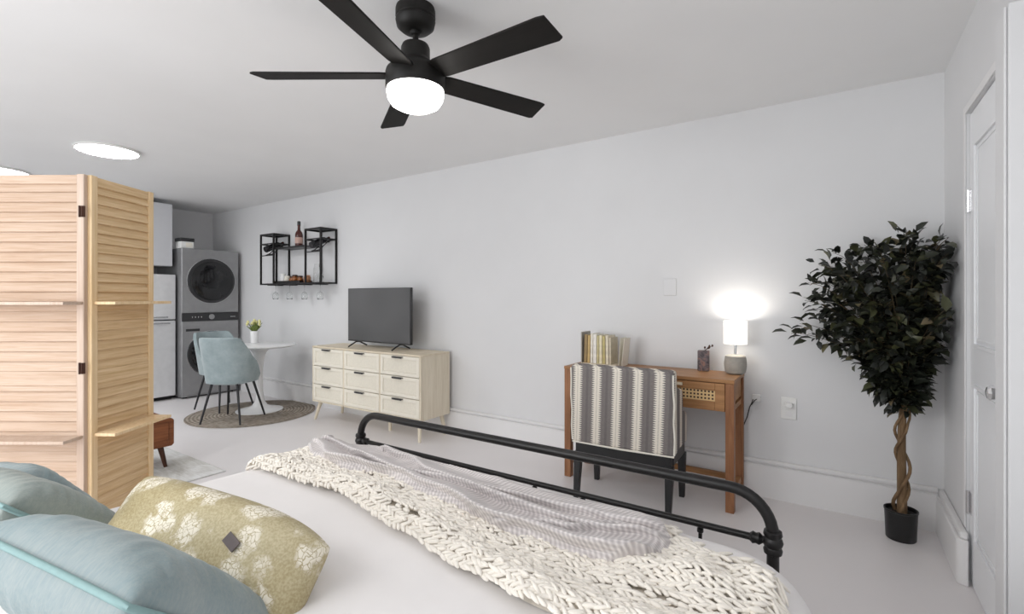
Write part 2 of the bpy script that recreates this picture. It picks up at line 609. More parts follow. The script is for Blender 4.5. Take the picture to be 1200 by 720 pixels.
prof = [(.006, .030), (.018, .036), (.026, .046), (.027, .056), (.020, .064), (.008, .067)]
tmp = B()
lathe(tmp, prof, seg=8)
tmp.transform(Matrix.Translation((kx, ky, kz)) @ Matrix.Rotation(-pi / 2, 4, 'Y'))
mtmp = bpy.data.meshes.new('knob')
tmp.to_mesh(mtmp)
tmp.free()
bm.from_mesh(mtmp)
finish('door_handle', bm, M['chrome'], door, angle=20)
bm = B()
box(bm, XE - .052, XE - .001, 2.035, DY0 - .012, 0, 2.15)
box(bm, XE - .060, XE - .0525, 2.045, 2.065, 0, 2.145)
box(bm, XE - .014, XE - .001, DY0 - .012, DY0, 0, DZ + .03)
structure(finish('trim_1', bm, M['wall'], bevel=.004))
bm = B()
box(bm, XE - .006, XE - .0005, DY1, DY1 + .035, .24, DZ + .035)
box(bm, XE - .006, XE - .0005, DY0, DY1, DZ, DZ + .035)
structure(finish('trim_2', bm, M['trim'], bevel=.003))

# blank plate on the long wall
bm = B()
box(bm, -1.046, -.958, YN - .008, YN - .001, 1.285, 1.405)
tag(finish('wall_plate', bm, M['wall'], bevel=.003), 'blank white cover plate high on the long wall above the desk', 'wall plate')

# ------------------------------------------------------------------ ceiling fan
FX, FY = -1.49, 1.489
fan = thing('ceiling_fan', 'black five-blade ceiling fan with a lit white bowl light', 'ceiling fan', (FX, FY, ZC))
finish('canopy', lathe(B(), [(.080, 0), (.083, -.012), (.083, -.040), (.080, -.043), (.080, -.050), (.083, -.054), (.078, -.078), (.060, -.094), (.030, -.098)], seg=40), M['fan_black'], fan)
finish('downrod', lathe(B(), [(.020, -.085), (.024, -.100), (.020, -.112), (.0125, -.116), (.0125, -.17)], seg=20), M['fan_black'], fan)
finish('motor_housing', lathe(B(), [(.030, -.150), (.054, -.156), (.060, -.170), (.060, -.215), (.066, -.226), (.100, -.250), (.120, -.268), (.124, -.280), (.124, -.342), (.121, -.346)], seg=48), M['fan_black'], fan)
finish('light_bowl', lathe(B(), [(.117, -.342), (.119, -.360), (.114, -.386), (.100, -.408), (.072, -.423), (.036, -.430), (.005, -.431)], seg=48), M['fan_bowl'], fan)
for k in range(5):
    a = radians(72 * k + (0, -2, 2, -2, 0)[k])
    bm = B()
    outl = [(.09, -.040), (.14, -.052), (.63, -.066), (.66, -.062), (.672, .055), (.655, .064), (.14, .056), (.09, .044)]
    lo = [bm.verts.new((x, y, -.004)) for x, y in outl]
    hi = [bm.verts.new((x, y, .004)) for x, y in outl]
    n = len(lo)
    for i in range(n):
        bm.faces.new((lo[i], lo[(i + 1) % n], hi[(i + 1) % n], hi[i]))
    bm.faces.new(list(reversed(lo)))
    bm.faces.new(hi)
    o = finish('blade', bm, M['blade'], fan, bevel=.002)
    o.matrix_local = Matrix.Translation((0, 0, -.285)) @ Matrix.Rotation(a, 4, 'Z') @ Matrix.Rotation(radians(-13), 4, 'X')

# ------------------------------------------------------------------ flush ceiling lights
for i, (x, y, lb) in enumerate(((-5.01, 1.49, 'round flush ceiling light above the gap between screen and dresser'),
                                (-6.68, 1.15, 'round flush ceiling light at the left edge above the screen, partly cut off'))):
    d = thing('ceiling_light', lb, 'ceiling light', (x, y, ZC), 0, 'round ceiling lights')
    finish('rim', lathe(B(), [(.215, 0), (.222, -.006), (.222, -.018), (.212, -.022), (.205, -.020), (.205, -.004)], seg=48, close_top=False, close_bot=False), M['white_plastic'], d)
    finish('diffuser', lathe(B(), [(.204, -.002), (.204, -.018), (.19, -.026), (.12, -.031), (.01, -.033)], seg=48), M['downlight'], d)

# ------------------------------------------------------------------ folding screen
PW, PH, PT = .385, 1.83, .022
screen = thing('folding_screen', 'tall louvred pine folding screen with small shelves beside the bed', 'folding screen', (-2.842, .775, 0))


def screen_panel(sign, rot, shift, wood_slat, wood_stile, seed, PW=PW):
    """panel in the xz plane from x=0 outwards; front faces -y (towards the bed)"""
    rnd = random.Random(seed)
    x0, x1 = (0.004, PW) if sign > 0 else (-PW, -0.004)
    bm = B()
    sw = .034
    box(bm, x0, x0 + sw, -PT / 2, PT / 2, 0, PH)
    box(bm, x1 - sw, x1, -PT / 2, PT / 2, 0, PH)
    p = finish('panel', bm, wood_stile, screen, bevel=.003)
    p.location = shift
    p.rotation_euler = (0, 0, rot)
    for z0, z1 in ((PH - .045, PH - .004), (.06, .12), (.870, .935)):
        finish('rail', box(B(), x0 + sw, x1 - sw, -PT / 2 + .002, PT / 2 - .002, z0, z1), wood_slat, p, bevel=.002)
    bm = B()
    z = .125
    while z < PH - .05:
        if not (.85 < z < .915):
            tilt = Matrix.Translation(((x0 + x1) / 2, 0, z + .022)) @ Matrix.Rotation(radians(-14 + rnd.uniform(-1.5, 1.5)), 4, 'X')
            box(bm, -(PW / 2 - sw - .001), PW / 2 - sw - .001, -.0035, .0035, -.026, .026, 0, tilt)
        z += .0452
    finish('slat_panel', bm, wood_slat, p, bevel=.0012)
    for z in (1.245, .640):
        bm = B()
        box(bm, x0 + .012, x1 - .004, -PT / 2 - .098, -PT / 2 - .0005, z - .007, z + .007)
        finish('shelf', bm, wood_stile, p, bevel=.002)
    return p


right_rot = atan2(1.09 - .768, -3.06 + 2.85)          # runs away from the camera
pr = screen_panel(1, right_rot, (.0, .0, 0), M['pine'], M['pine_stile'], 1)
pr.rotation_euler = (0, 0, right_rot)
# mirror the front to the camera side: its local -y must look at the bed
pl = screen_panel(-1, radians(33.867), (.0, -.006, 0), M['pine_pinklit'], M['pine_stile_pinklit'], 2, .46)
for z in (1.66, .95, .25):
    bm = B()
    box(bm, -.023, .005, -.026, -.012, z - .025, z + .025)
    tube(bm, [(-.012, -.028, z - .026), (-.012, -.028, z + .026)], .005, 8)
    finish('hinge', bm, M['walnut_dark'], screen, bevel=.001)

# ------------------------------------------------------------------ rugs
bm = B()
box(bm, -5.9, -3.72, -.6, 1.80, 0.0005, .010)
tag(finish('area_rug', bm, M['area_rug'], bevel=.003), 'pale faded area rug on the floor under the walnut bench', 'rug')
bm = B()
lathe(bm, [(.62, .0005), (.635, .004), (.635, .009), (.625, .012), (.0, .012)], seg=72, close_top=False)
tag(finish('round_rug', bm, M['jute'], loc=(-5.36, 2.88, 0)), 'round brown braided rug under the dining table', 'rug')

# ------------------------------------------------------------------ walnut bench
bench = thing('wooden_bench', 'walnut media bench with tapered legs standing behind the folding screen', 'bench', (-4.12, 0.9, .0126))
bm = B()
prism(bm, [(-.10, .005), (-.085, .0), (.71, .0), (.725, .015), (.725, .19), (.71, .205), (-.085, .205), (-.10, .19)], 'x', -.42, 0)
bmesh.ops.translate(bm, verts=bm.verts, vec=(0, 0, .158))
finish('body', bm, M['walnut'], bench, bevel=.006)
bm = B()
box(bm, .0006, .006, -.06, .685, .18, .34)
finish('drawer_front', bm, M['walnut'], bench, bevel=.002)
for sx in (-.36, -.06):
    for sy in (-.03, .655):
        ox = -.02 if sx < -.2 else .015
        oy = -.03 if sy < .3 else .03
        finish('leg', tube(B(), [(sx, sy, .158), (sx + ox, sy + oy, 0)], [.020, .012], 14), M['walnut_dark'], bench)

# ------------------------------------------------------------------ kitchen end
FXF = -6.90
fridge = thing('refrigerator', 'pale steel two-door refrigerator with black sides left of the laundry tower', 'refrigerator', (FXF, 2.36, 0))
bm = B()
box(bm, -.66, -.06, -.375, .375, .03, 1.555)
finish('body', bm, M['seal'], fridge, bevel=.006)
bm = B()
box(bm, -.62, -.075, -.36, .36, .0, .03)
finish('plinth', bm, M['seal'], fridge)
bm = B()
box(bm, -.055, 0, -.377, .377, .05, .985)
dr = finish('door', bm, M['steel_light'], fridge, bevel=.008)
bm = B()
tube(bm, [(.0, -.30, .955), (.035, -.30, .955), (.035, .30, .955), (.0, .30, .955)], .009, 10)
finish('handle', bm, M['chrome'], dr)
bm = B()
box(bm, -.055, 0, -.377, .377, .998, 1.557)
dr = finish('freezer_door', bm, M['steel_light'], fridge, bevel=.008)
bm = B()
tube(bm, [(.0, -.30, 1.03), (.03, -.30, 1.03), (.03, .28, 1.03), (.0, .28, 1.03)], .008, 10)
finish('handle', bm, M['chrome'], dr)

cab = thing('wall_cabinet', 'grey upper kitchen cabinet hanging above the refrigerator', 'cabinet', (-6.92, 2.33, 1.66))
bm = B()
box(bm, XW + .001 + 6.92, -.02, -.38, .38, 0, .775)
finish('body', bm, M['cabinet'], cab, bevel=.002)
for y0, y1 in ((-.378, -.003), (.003, .378)):
    bm = B()
    box(bm, -.019, 0, y0, y1, .004, .772)
    finish('door', bm, M['cabinet'], cab, bevel=.003)

tw = thing('laundry_tower', 'stacked graphite washer and dryer tower with two round doors', 'washing machine', (-6.79, 3.105, 0))
bm = B()
box(bm, -.76, -.012, -.342, .342, .02, 1.892)
finish('body', bm, M['graphite'], tw, bevel=.012, segs=3)
for y in (-.28, .28):
    for x in (-.7, -.08):
        finish('foot', tube(B(), [(x, y, 0), (x, y, .019)], .025, 12), M['seal'], tw)
bm = B()
box(bm, -.0115, 0, -.343, .343, .055, .968)
finish('washer_front', bm, M['graphite'], tw, bevel=.006)
bm = B()
box(bm, -.0115, 0, -.343, .343, 1.078, 1.890)
finish('dryer_front', bm, M['graphite'], tw, bevel=.006)
bm = B()
box(bm, -.0115, .002, -.343, .343, .971, 1.075)
cp = finish('control_panel', bm, M['dark_plastic'], tw, bevel=.004)
bm = B()
tube(bm, [(.001, 0, 1.023), (.016, 0, 1.023)], .034, 28)
finish('dial', bm, M['graphite'], cp, bevel=.003)
for k in range(4):
    finish('button', box(B(), .0021, .0027, -.23 + k * .035, -.222 + k * .035, 1.015, 1.03), M['chrome'], cp)
for k in range(3):
    finish('button', box(B(), .0021, .0027, .24 + k * .022, .254 + k * .022, 1.014, 1.022), M['chrome'], cp)
bm = B()
box(bm, .0005, .003, -.30, -.14, .845, .875)
finish('detergent_drawer', bm, M['dark_plastic'], tw, bevel=.002)


def porthole(z):
    bm = B()
    tmp = lathe(B(), [(.275, 0.0005), (.288, .010), (.284, .024), (.262, .030), (.252, .026)], seg=56, close_top=False, close_bot=False)
    tmp.transform(Matrix.Translation((0, 0, z)) @ Matrix.Rotation(pi / 2, 4, 'Y'))
    ring = finish('door', tmp, M['dark_plastic'], tw)
    tmp = lathe(B(), [(.268, .014), (.262, .022), (.235, .030), (.17, .042), (.09, .049), (.005, .051)], seg=56)
    tmp.transform(Matrix.Translation((0, 0, z)) @ Matrix.Rotation(pi / 2, 4, 'Y'))
    finish('porthole', tmp, M['porthole'], ring)
    tmp = lathe(B(), [(.2755, .0010), (.2885, .0105), (.2925, .010), (.2875, .0005)], seg=56, close_top=False, close_bot=False)
    tmp.transform(Matrix.Translation((0, 0, z)) @ Matrix.Rotation(pi / 2, 4, 'Y'))
    finish('rim', tmp, M['chrome'], ring)


porthole(1.485)
porthole(.555)

bx = thing('storage_box', 'small white and black box on top of the laundry tower', 'box', (-6.90, 2.845, 1.893))
bm = B()
box(bm, -.10, .06, -.075, .075, 0, .085)
finish('body', bm, M['white_plastic'], bx, bevel=.006)
bm = B()
box(bm, -.105, .065, -.08, .08, .0855, .13)
finish('lid', bm, M['dark_plastic'], bx, bevel=.006)
bm = B()
box(bm, .0605, .063, -.02, .055, .015, .07)
finish('label', bm, M['paper'], bx)

# ------------------------------------------------------------------ wall wine rack
RX0, RX1, RYF, RYB, RZ0, RZ1 = -5.945, -4.74, 3.283, YN - .004, 1.425, 2.045
rack = thing('wine_rack', 'black metal wall-mounted bar shelf with two towers above the dining table', 'shelf', (0, 0, 0))
rack.location = (RX0, YN, RZ0)
rw, rd, rh, q = RX1 - RX0, RYB - RYF, RZ1 - RZ0, .009
y0, y1 = RYF - YN, RYB - YN


def bar(bm, a, b, r=q):
    """square bar between two points along one axis"""
    a, b = Vector(a), Vector(b)
    lo = Vector((min(a[i], b[i]) - r for i in range(3)))
    hi = Vector((max(a[i], b[i]) + r for i in range(3)))
    box(bm, lo.x, hi.x, lo.y, hi.y, lo.z, hi.z)


T = .28
for xa, xb in ((0, T), (rw - T, rw)):
    bm = B()
    for x in (xa, xb):
        for y in (y0 + q, y1 - q):
            bar(bm, (x, y, q), (x, y, rh - q))
    for z in (q, rh - q, rh - .12):
        for x in (xa, xb):
            bar(bm, (x, y0 + q, z), (x, y1 - q, z), q * .9)
        if z != rh - .12:
            for y in (y0 + q, y1 - q):
                bar(bm, (xa, y, z), (xb, y, z), q * .9)
        else:
            bar(bm, (xa, y0 + q, z), (xb, y0 + q, z), q * .7)
            bar(bm, (xa, y1 - q, z), (xb, y1 - q, z), q * .7)
    finish('tower_frame', bm, M['black_metal'], rack)
    bm = B()
    box(bm, xa - q, xb + q, y0 + .001, y1 - .001, rh - .003, rh + .003)
    finish('top_plate', bm, M['black_metal'], rack)
    bm = B()
    for x in (xa + .10, xa + .19):
        tube(bm, [(x, y0 + q, rh - .26), (x, y0 + .06, rh - .235), (x, y1 - .05, rh - .135), (x, y1 - q, rh - .12)], .006, 8)
    for yy, zz in ((y0 + .05, rh - .24), (y1 - .06, rh - .142)):
        tube(bm, [(xa + .06, yy, zz - .004), (xa + .23, yy, zz - .004)], .005, 8)
    bar(bm, (xa, y0 + q, rh - .262), (xb, y0 + q, rh - .262), q * .6)
    finish('bottle_cradle', bm, M['black_metal'], rack)
bm = B()
box(bm, T + q, rw - T - q, y0 + .02, y1 - .002, rh - .192, rh - .182)
box(bm, T + q, rw - T - q, y0 + .014, y0 + .02, rh - .196, rh - .175)
finish('middle_shelf', bm, M['black_metal'], rack)
bm = B()
for y in (y0 + q, y1 - q):
    bar(bm, (T, y, q), (rw - T, y, q), q * .9)
box(bm, .0, rw, y0 + q, y1 - q, q + .001, q + .004)
finish('bottom_shelf', bm, M['black_metal'], rack)
for k in range(4):
    for s in (-1, 1):
        x = .15 + k * .30
        bm = B()
        bar(bm, (x + s * .018, y0 + .02, -.0045), (x + s * .018, y1 - .02, -.0045), .0035)
        finish('stem_rail', bm, M['black_metal'], rack)


def world_rack(x, y, z):
    return (RX0 + x, YN + y, RZ0 + z)


# bottle standing on the middle shelf
bt = thing('liquor_bottle', 'reddish brown bottle standing on the middle shelf of the bar rack', 'bottle', world_rack(.625, -.10, rh - .181))
finish('body', lathe(B(), [(.040, 0), (.043, .006), (.043, .15), (.036, .178), (.017, .205), (.015, .25), (.018, .255), (.018, .265)], seg=24), M['rose'], bt)
finish('cap', lathe(B(), [(.019, .2655), (.019, .305), (.015, .310)], seg=18), M['dark_plastic'], bt)
finish('label', lathe(B(), [(.0435, .045), (.0438, .046), (.0438, .115), (.0435, .116)], seg=24, close_top=False, close_bot=False), M['label_pink'], bt)
# two bottles lying in the cradles
for xa, lb in ((.145, 'dark wine bottle lying tilted in the left tower of the bar rack'), (rw - T + .145, 'dark wine bottle lying tilted in the right tower of the bar rack')):
    w_ = thing('wine_bottle', lb, 'bottle', (0, 0, 0), 0, 'wine bottles lying in the bar rack')
    w_.location = world_rack(xa, y0 - .02, rh - .195)
    bm = lathe(B(), [(.034, 0), (.038, .006), (.038, .165), (.030, .195), (.014, .215), (.013, .235)], seg=22)
    o = finish('body', bm, M['bottle'], w_)
    w_.rotation_euler = (radians(-65), 0, 0)
    bm = lathe(B(), [(.0145, .236), (.0145, .258)], seg=16)
    finish('cap', bm, M['rose'], w_)
# the raised tray with small jars and glasses
tr = tag(finish('serving_tray', box(box(box(box(box(B(), -.26, .26, -.075, .075, .012, .018), -.26, .26, -.08, -.075, .006, .03), -.26, .26, .075, .08, .006, .03),
                                    -.265, -.26, -.08, .08, .0, .03), .26, .265, -.08, .08, .0, .03), M['black_metal'], loc=world_rack(.52, -.115, .0135)),
         'black tray of small jars on the bottom shelf of the bar rack', 'tray')
def jar(name, lb, cat, x, y, z, r, h, mat, cap=None, grp=None):
    j = thing(name, lb, cat, world_rack(x, y, z), 0, grp)
    finish('body', lathe(B(), [(r * .9, 0), (r, .006), (r, h * .75), (r * .8, h * .85), (r * .8, h)], seg=20), mat, j)
    if cap:
        finish('lid', lathe(B(), [(r * .86, h + .0003), (r * .86, h + .018), (r * .7, h + .021)], seg=20), cap, j)
zt = .0135 + .0185
jar('jar', 'white lidded jar at the left end of the rack tray', 'jar', .31, -.11, zt, .036, .085, M['white_gloss'], M['white_plastic'])
jar('jar', 'pale round jar beside the white lidded one on the rack tray', 'jar', .40, -.11, zt, .034, .055, M['paper'], M['paper'])
jar('jar', 'squat amber jar left of the others on the rack tray', 'jar', .49, -.10, zt, .036, .05, M['amber'], M['walnut_dark'])
jar('jar', 'taller amber jar in the middle of the rack tray', 'jar', .575, -.12, zt, .036, .062, M['amber'], M['walnut_dark'])
jar('jar', 'amber jar near the right end of the rack tray', 'jar', .665, -.11, zt, .034, .05, M['amber'], M['walnut_dark'])
jar('copper_mug', 'copper mug on the bottom shelf inside the right rack tower', 'mug', .835, -.13, .0145, .040, .09, M['copper'])
jar('decanter', 'tall clear carafe behind the copper mug on the bar rack', 'carafe', .93, -.07, .0145, .036, .22, M['glass'])
jar('tumbler', 'clear tumbler at the right end of the rack bottom shelf', 'glass', 1.07, -.12, .0145, .036, .09, M['glass'])
gl = None
for k, x in enumerate((.15, .45, .75, 1.05)):
    if gl is None:
        gl = thing('wine_glass', '', 'glass', (0, 0, 0), 0, 'stemware hanging under the bar rack')
        finish('bowl', lathe(B(), [(.005, -.075), (.024, -.085), (.036, -.11), (.036, -.14), (.030, -.165)], seg=20, close_top=False), M['glass'], gl, solid=.0015)
        finish('stem', lathe(B(), [(.032, .0105), (.030, .0135), (.006, .0065), (.0035, -.01), (.0035, -.072), (.005, -.075)], seg=16), M['glass'], gl)
        g_ = gl
    else:
        g_ = copy_tree(gl)
    g_.location = world_rack(x, -.11, -.011)
    g_['label'] = ('clear stem glass hanging upside down under the left rack tower', 'clear stem glass hanging second from left under the bar rack',
                   'clear stem glass hanging third from left under the bar rack', 'clear stem glass hanging under the right rack tower')[k]

# ------------------------------------------------------------------ dining table, plant, chairs
TX, TY = -5.39, 2.97
tb = thing('dining_table', 'round white pedestal dining table on the round rug', 'table', (TX, TY, .0125))
finish('tabletop', lathe(B(), [(.33, .705), (.365, .717), (.375, .724), (.375, .728), (.368, .732)], seg=64), M['white_gloss'], tb)
finish('pedestal', lathe(B(), [(.24, 0), (.24, .006), (.21, .014), (.13, .03), (.075, .06), (.048, .11), (.036, .20), (.032, .34), (.034, .46), (.044, .56), (.066, .64), (.10, .69), (.13, .7045)], seg=48), M['white_gloss'], tb)

pp = thing('potted_plant', 'small white pot of pale yellow flowers on the dining table', 'plant', (-5.63, 3.04, .745))
finish('pot', lathe(B(), [(.036, 0), (.040, .01), (.046, .13), (.046, .14), (.042, .14), (.040, .128)], seg=28), M['white_gloss'], pp)
rnd = random.Random(5)
bm, bf = B(), B()
for k in range(26):
    a, tl, h = rnd.uniform(0, 2 * pi), rnd.uniform(.02, .09), rnd.uniform(.05, .11)
    p0 = Vector((cos(a) * .015, sin(a) * .015, .125))
    p1 = Vector((cos(a) * tl, sin(a) * tl, .14 + h))
    tube(bm, [p0, (p0 + p1) / 2 + Vector((0, 0, .015)), p1], [.004, .006, .002], 5)
    s = Vector((-sin(a), cos(a), 0))
    m_ = (p0 + p1) / 2 + Vector((0, 0, .01))
    vv = [bm.verts.new(v) for v in (p0, m_ + s * .012, p1, m_ - s * .012)]
    bm.faces.new(vv)
for k in range(14):
    a, tl, h = rnd.uniform(0, 2 * pi), rnd.uniform(.0, .075), rnd.uniform(.075, .125)
    c = Vector((cos(a) * tl, sin(a) * tl, .14 + h))
    lathe(bf, [(.003, -.022), (.014, -.012), (.016, .0), (.010, .012), (.003, .018)], c, 8)
finish('leaves', bm, M['green_leaf'], pp)
finish('flowers', bf, M['yellow_flower'], pp)


def dining_chair(label, loc, rz):
    """faces +y locally; shell back sweeps forward into low side wings"""
    ch = thing('dining_chair', label, 'chair', loc, rz, 'blue velvet dining chairs at the round table')
    bm = B()
    NU, NV = 28, 10
    grid = []
    for i in range(NU + 1):
        u = -1 + 2 * i / NU
        a = u * radians(118)
        # plan outline at the base and at the top (opening outward)
        wb, db = .205, .20
        wt, dt = .245, .235
        row = []
        top = .86 - .42 * max(0.0, abs(u) - .40) ** 1.25 / .60 ** 1.25 * 1.0
        top = max(top, .47)
        for j in range(NV + 1):
            v = j / NV
            w = wb + (wt - wb) * v
            d = db + (dt - db) * v
            sx = sin(a)
            sy = -cos(a)
            ex = abs(sx) ** .75 * (1 if sx > 0 else -1)
            ey = abs(sy) ** .75 * (1 if sy > 0 else -1)
            z = .40 + (top - .40) * v
            row.append(bm.verts.new((ex * w, ey * d - .03 * v, z)))
        grid.append(row)
    for i in range(NU):
        for j in range(NV):
            bm.faces.new((grid[i][j], grid[i + 1][j], grid[i + 1][j + 1], grid[i][j + 1]))
    finish('backrest', bm, M['velvet'], ch, solid=.032, bevel=.008, angle=60)
    bm = B()
    outl = []
    for k in range(40):
        a = 2 * pi * k / 40
        cx, sy = cos(a), sin(a)
        outl.append((abs(cx) ** .6 * (1 if cx > 0 else -1) * .185, abs(sy) ** .6 * (1 if sy > 0 else -1) * .20 + .02))
    rings = []
    for s, z in ((.9, .385), (1.0, .40), (1.0, .45), (.95, .47), (.7, .48)):
        rings.append([bm.verts.new((x * s, y * s, z)) for x, y in outl])
    for r0, r1 in zip(rings, rings[1:]):
        for k in range(40):
            bm.faces.new((r0[k], r0[(k + 1) % 40], r1[(k + 1) % 40], r1[k]))
    bm.faces.new(list(reversed(rings[0])))
    bm.faces.new(rings[-1])
    finish('seat', bm, M['velvet'], ch)
    for sx, sy, fx, fy in ((-.13, -.13, -.205, -.20), (.13, -.13, .205, -.20), (-.13, .14, -.205, .235), (.13, .14, .205, .235)):
        finish('leg', tube(B(), [(sx, sy, .392), (fx, fy, 0)], [.013, .009], 12), M['chair_metal'], ch)
    return ch


dining_chair('blue grey velvet dining chair in front of the table, its back to the camera', (-5.185, 2.575, .0148), radians(31))
dining_chair('blue grey velvet dining chair nearest the washing machine, side-on behind the other', (-5.84, 2.80, .0148), radians(-82))

# ------------------------------------------------------------------ dresser and television
DRX0, DRX1, DRY0, DRY1, DRZ0, DRZ1 = -4.58, -3.022, 3.083, 3.462, .19, .768
dr = thing('dresser', 'whitened oak dresser with nine cream drawers against the long wall', 'dresser', (DRX0, DRY0, 0))
dw, dd = DRX1 - DRX0, DRY1 - DRY0
bm = B()
box(bm, 0, .018, .0, dd, DRZ0, DRZ1 - .018)
box(bm, dw - .018, dw, .0, dd, DRZ0, DRZ1 - .018)
box(bm, .018, dw - .018, .03, dd, DRZ0, DRZ1 - .02)
for x in (.508, 1.034):
    box(bm, x - .009, x + .009, 0, .03, DRZ0, DRZ1 - .02)
box(bm, .018, dw - .018, 0, .03, DRZ0, DRZ0 + .016)
finish('carcass', bm, M['oak'], dr, bevel=.002)
bm = B()
box(bm, 0, dw, -.004, dd, DRZ1 - .018, DRZ1)
finish('top', bm, M['oak_top'], dr, bevel=.003)
for x0, x1 in ((.020, .497), (.519, 1.023), (1.045, 1.538)):
    for z0, z1 in ((.209, .372), (.378, .562), (.568, .747)):
        bm = B()
        frame_box(bm, x0, x1, -.002, .017, z0, z1, .032)
        d_ = finish('drawer', bm, M['cream'], dr, bevel=.0025)
        bm = B()
        box(bm, x0 + .0325, x1 - .0325, .006, .016, z0 + .0325, z1 - .0325)
        finish('drawer_panel', bm, M['cream_panel'], d_)
        bm = B()
        xc = (x0 + x1) / 2 - .015
        box(bm, xc - .064, xc + .064, -.022, -.0022, z1 - .012, z1 - .006)
        box(bm, xc - .060, xc + .060, -.022, -.018, z1 - .020, z1 - .0121)
        finish('handle', bm, M['dark_plastic'], d_)
for x, y, ox, oy in ((.075, .05, -.05, -.035), (dw - .06, .05, .03, -.035), (.075, dd - .05, -.05, .02), (dw - .06, dd - .05, .03, .02), (dw / 2 + .23, .15, 0, 0)):
    finish('leg', tube(B(), [(x, y, DRZ0 + .0), (x + ox, y + oy, 0)], [.021, .013], 14), M['oak'], dr)

tv = thing('television', 'flat black television on splayed feet on the dresser', 'television', (-3.795, 3.285, DRZ1 + .0022))
bm = B()
box(bm, -.455, .455, -.012, .018, .052, .595)
box(bm, -.26, .26, .018, .055, .09, .38)
finish('body', bm, M['dark_plastic'], tv, bevel=.004)
bm = B()
box(bm, -.447, .447, -.0135, -.0122, .066, .588)
finish('display', bm, M['screen'], tv)
bm = B()
box(bm, -.05, .05, -.0145, -.0122, .0535, .062)
finish('sensor_bar', bm, M['seal'], tv)
for x in (-.315, .315):
    bm = B()
    tube(bm, [(x, -.115, .006), (x, -.02, .05), (x, .02, .05), (x, .115, .006)], .0075, 8)
    finish('foot', bm, M['dark_plastic'], tv)

# ------------------------------------------------------------------ desk and what stands on it
KX0, KX1, KY0, KY1, KZ = -1.635, -.515, 3.10, 3.466, .784
dk = thing('writing_desk', 'brown wooden desk with cane-fronted drawers against the long wall', 'desk', (KX0, KY0, 0))
kw, kd = KX1 - KX0, KY1 - KY0
bm = B()
box(bm, 0, kw, 0, kd, KZ - .022, KZ)
finish('desktop', bm, M['acacia'], dk, bevel=.003)
L = .048
for x in (0.002, kw - L - .002):
    for y in (0.002, kd - L * .75 - .002):
        bm = B()
        box(bm, x, x + L, y, y + L * (1 if y < .1 else .75), 0, KZ - .0222)
        finish('leg', bm, M['acacia_leg'], dk, bevel=.003)
bm = B()
for x in (.014, kw - .034):
    box(bm, x, x + .02, L + .0025, kd - L * .75 - .0025, .640, KZ - .0225)
finish('side_panel', bm, M['acacia'], dk, bevel=.002)
bm = B()
for x in (.012, kw - .046):
    box(bm, x, x + .034, L + .0025, kd - L * .75 - .0025, .590, .622)
    box(bm, x, x + .034, L + .0025, kd - L * .75 - .0025, .085, .120)
box(bm, L + .003, kw - L - .003, kd - .036, kd - .008, .085, .120)
finish('stretcher', bm, M['acacia'], dk, bevel=.002)
bm = B()
box(bm, L + .003, kw - L - .003, .03, kd - .01, .588, .600)
box(bm, L + .003, kw - L - .003, kd - .024, kd - .01, .6005, KZ - .0225)
box(bm, kw / 2 - .01, kw / 2 + .01, .03, kd - .03, .6005, KZ - .0225)
finish('drawer_case', bm, M['acacia'], dk, bevel=.001)
for x0, x1 in ((L + .005, kw / 2 - .003), (kw / 2 + .003, kw - L - .005)):
    bm = B()
    z0, z1 = .592, KZ - .026
    box(bm, x0, x0 + .055, .006, .024, z0, z1)
    box(bm, x1 - .055, x1, .006, .024, z0, z1)
    box(bm, x0 + .0555, x1 - .0555, .006, .024, z0, z0 + .055)
    box(bm, x0 + .0555, x1 - .0555, .006, .024, z1 - .047, z1)
    d_ = finish('drawer', bm, M['acacia'], dk, bevel=.002)
    bm = B()
    box(bm, x0 + .053, x1 - .053, .011, .018, z0 + .052, z1 - .045)
    finish('cane_panel', bm, M['cane'], d_)
    bm = B()
    xc = x0 + .20
    box(bm, xc - .06, xc + .06, -.004, .0058, z1 - .030, z1 - .012)
    finish('drawer_pull', bm, M['oak_top'], d_, bevel=.002)

lp = thing('table_lamp', 'grey ribbed table lamp with a lit white drum shade on the desk', 'lamp', (-.556, 3.385, KZ))
prof = [(.045, .0), (.056, .008)]
for k in range(9):
    z = .012 + k * .0115
    r = .060 + .006 * sin(pi * k / 8)
    prof += [(r, z), (r + .0016, z + .004), (r, z + .0095)]
prof += [(.052, .118), (.03, .122)]
finish('lamp_base', lathe(B(), prof, seg=40), M['concrete'], lp, angle=70)
finish('stem', lathe(B(), [(.008, .122), (.008, .20)], seg=14), M['chrome'], lp)
finish('bulb', lathe(B(), [(.014, .2005), (.016, .215), (.028, .24), (.030, .26), (.022, .28), (.004, .288)], seg=20), emit('lit_bulb', (1, .95, .88, 1), 4.0), lp)
bm = lathe(B(), [(.069, .190), (.069, .336)], seg=48, close_top=False, close_bot=False)
finish('lamp_shade', bm, M['shade'], lp, solid=.002)
bm = B()
for k in range(3):
    a = 2 * pi * k / 3
    tube(bm, [(.010 * cos(a), .010 * sin(a), .198), (.068 * cos(a), .068 * sin(a), .198)], .0015, 6)
finish('shade_spider', bm, M['chrome'], lp)
pl_ = bpy.data.lights.new('lamp_glow', 'POINT')
pl_.energy = LAMPLIGHT
pl_.color = (1, .95, .88)
pl_.shadow_soft_size = .03
plo = bpy.data.objects.new('lamp_glow', pl_)
COL.objects.link(plo)
plo.parent = lp
plo.location = (0, 0, .310)

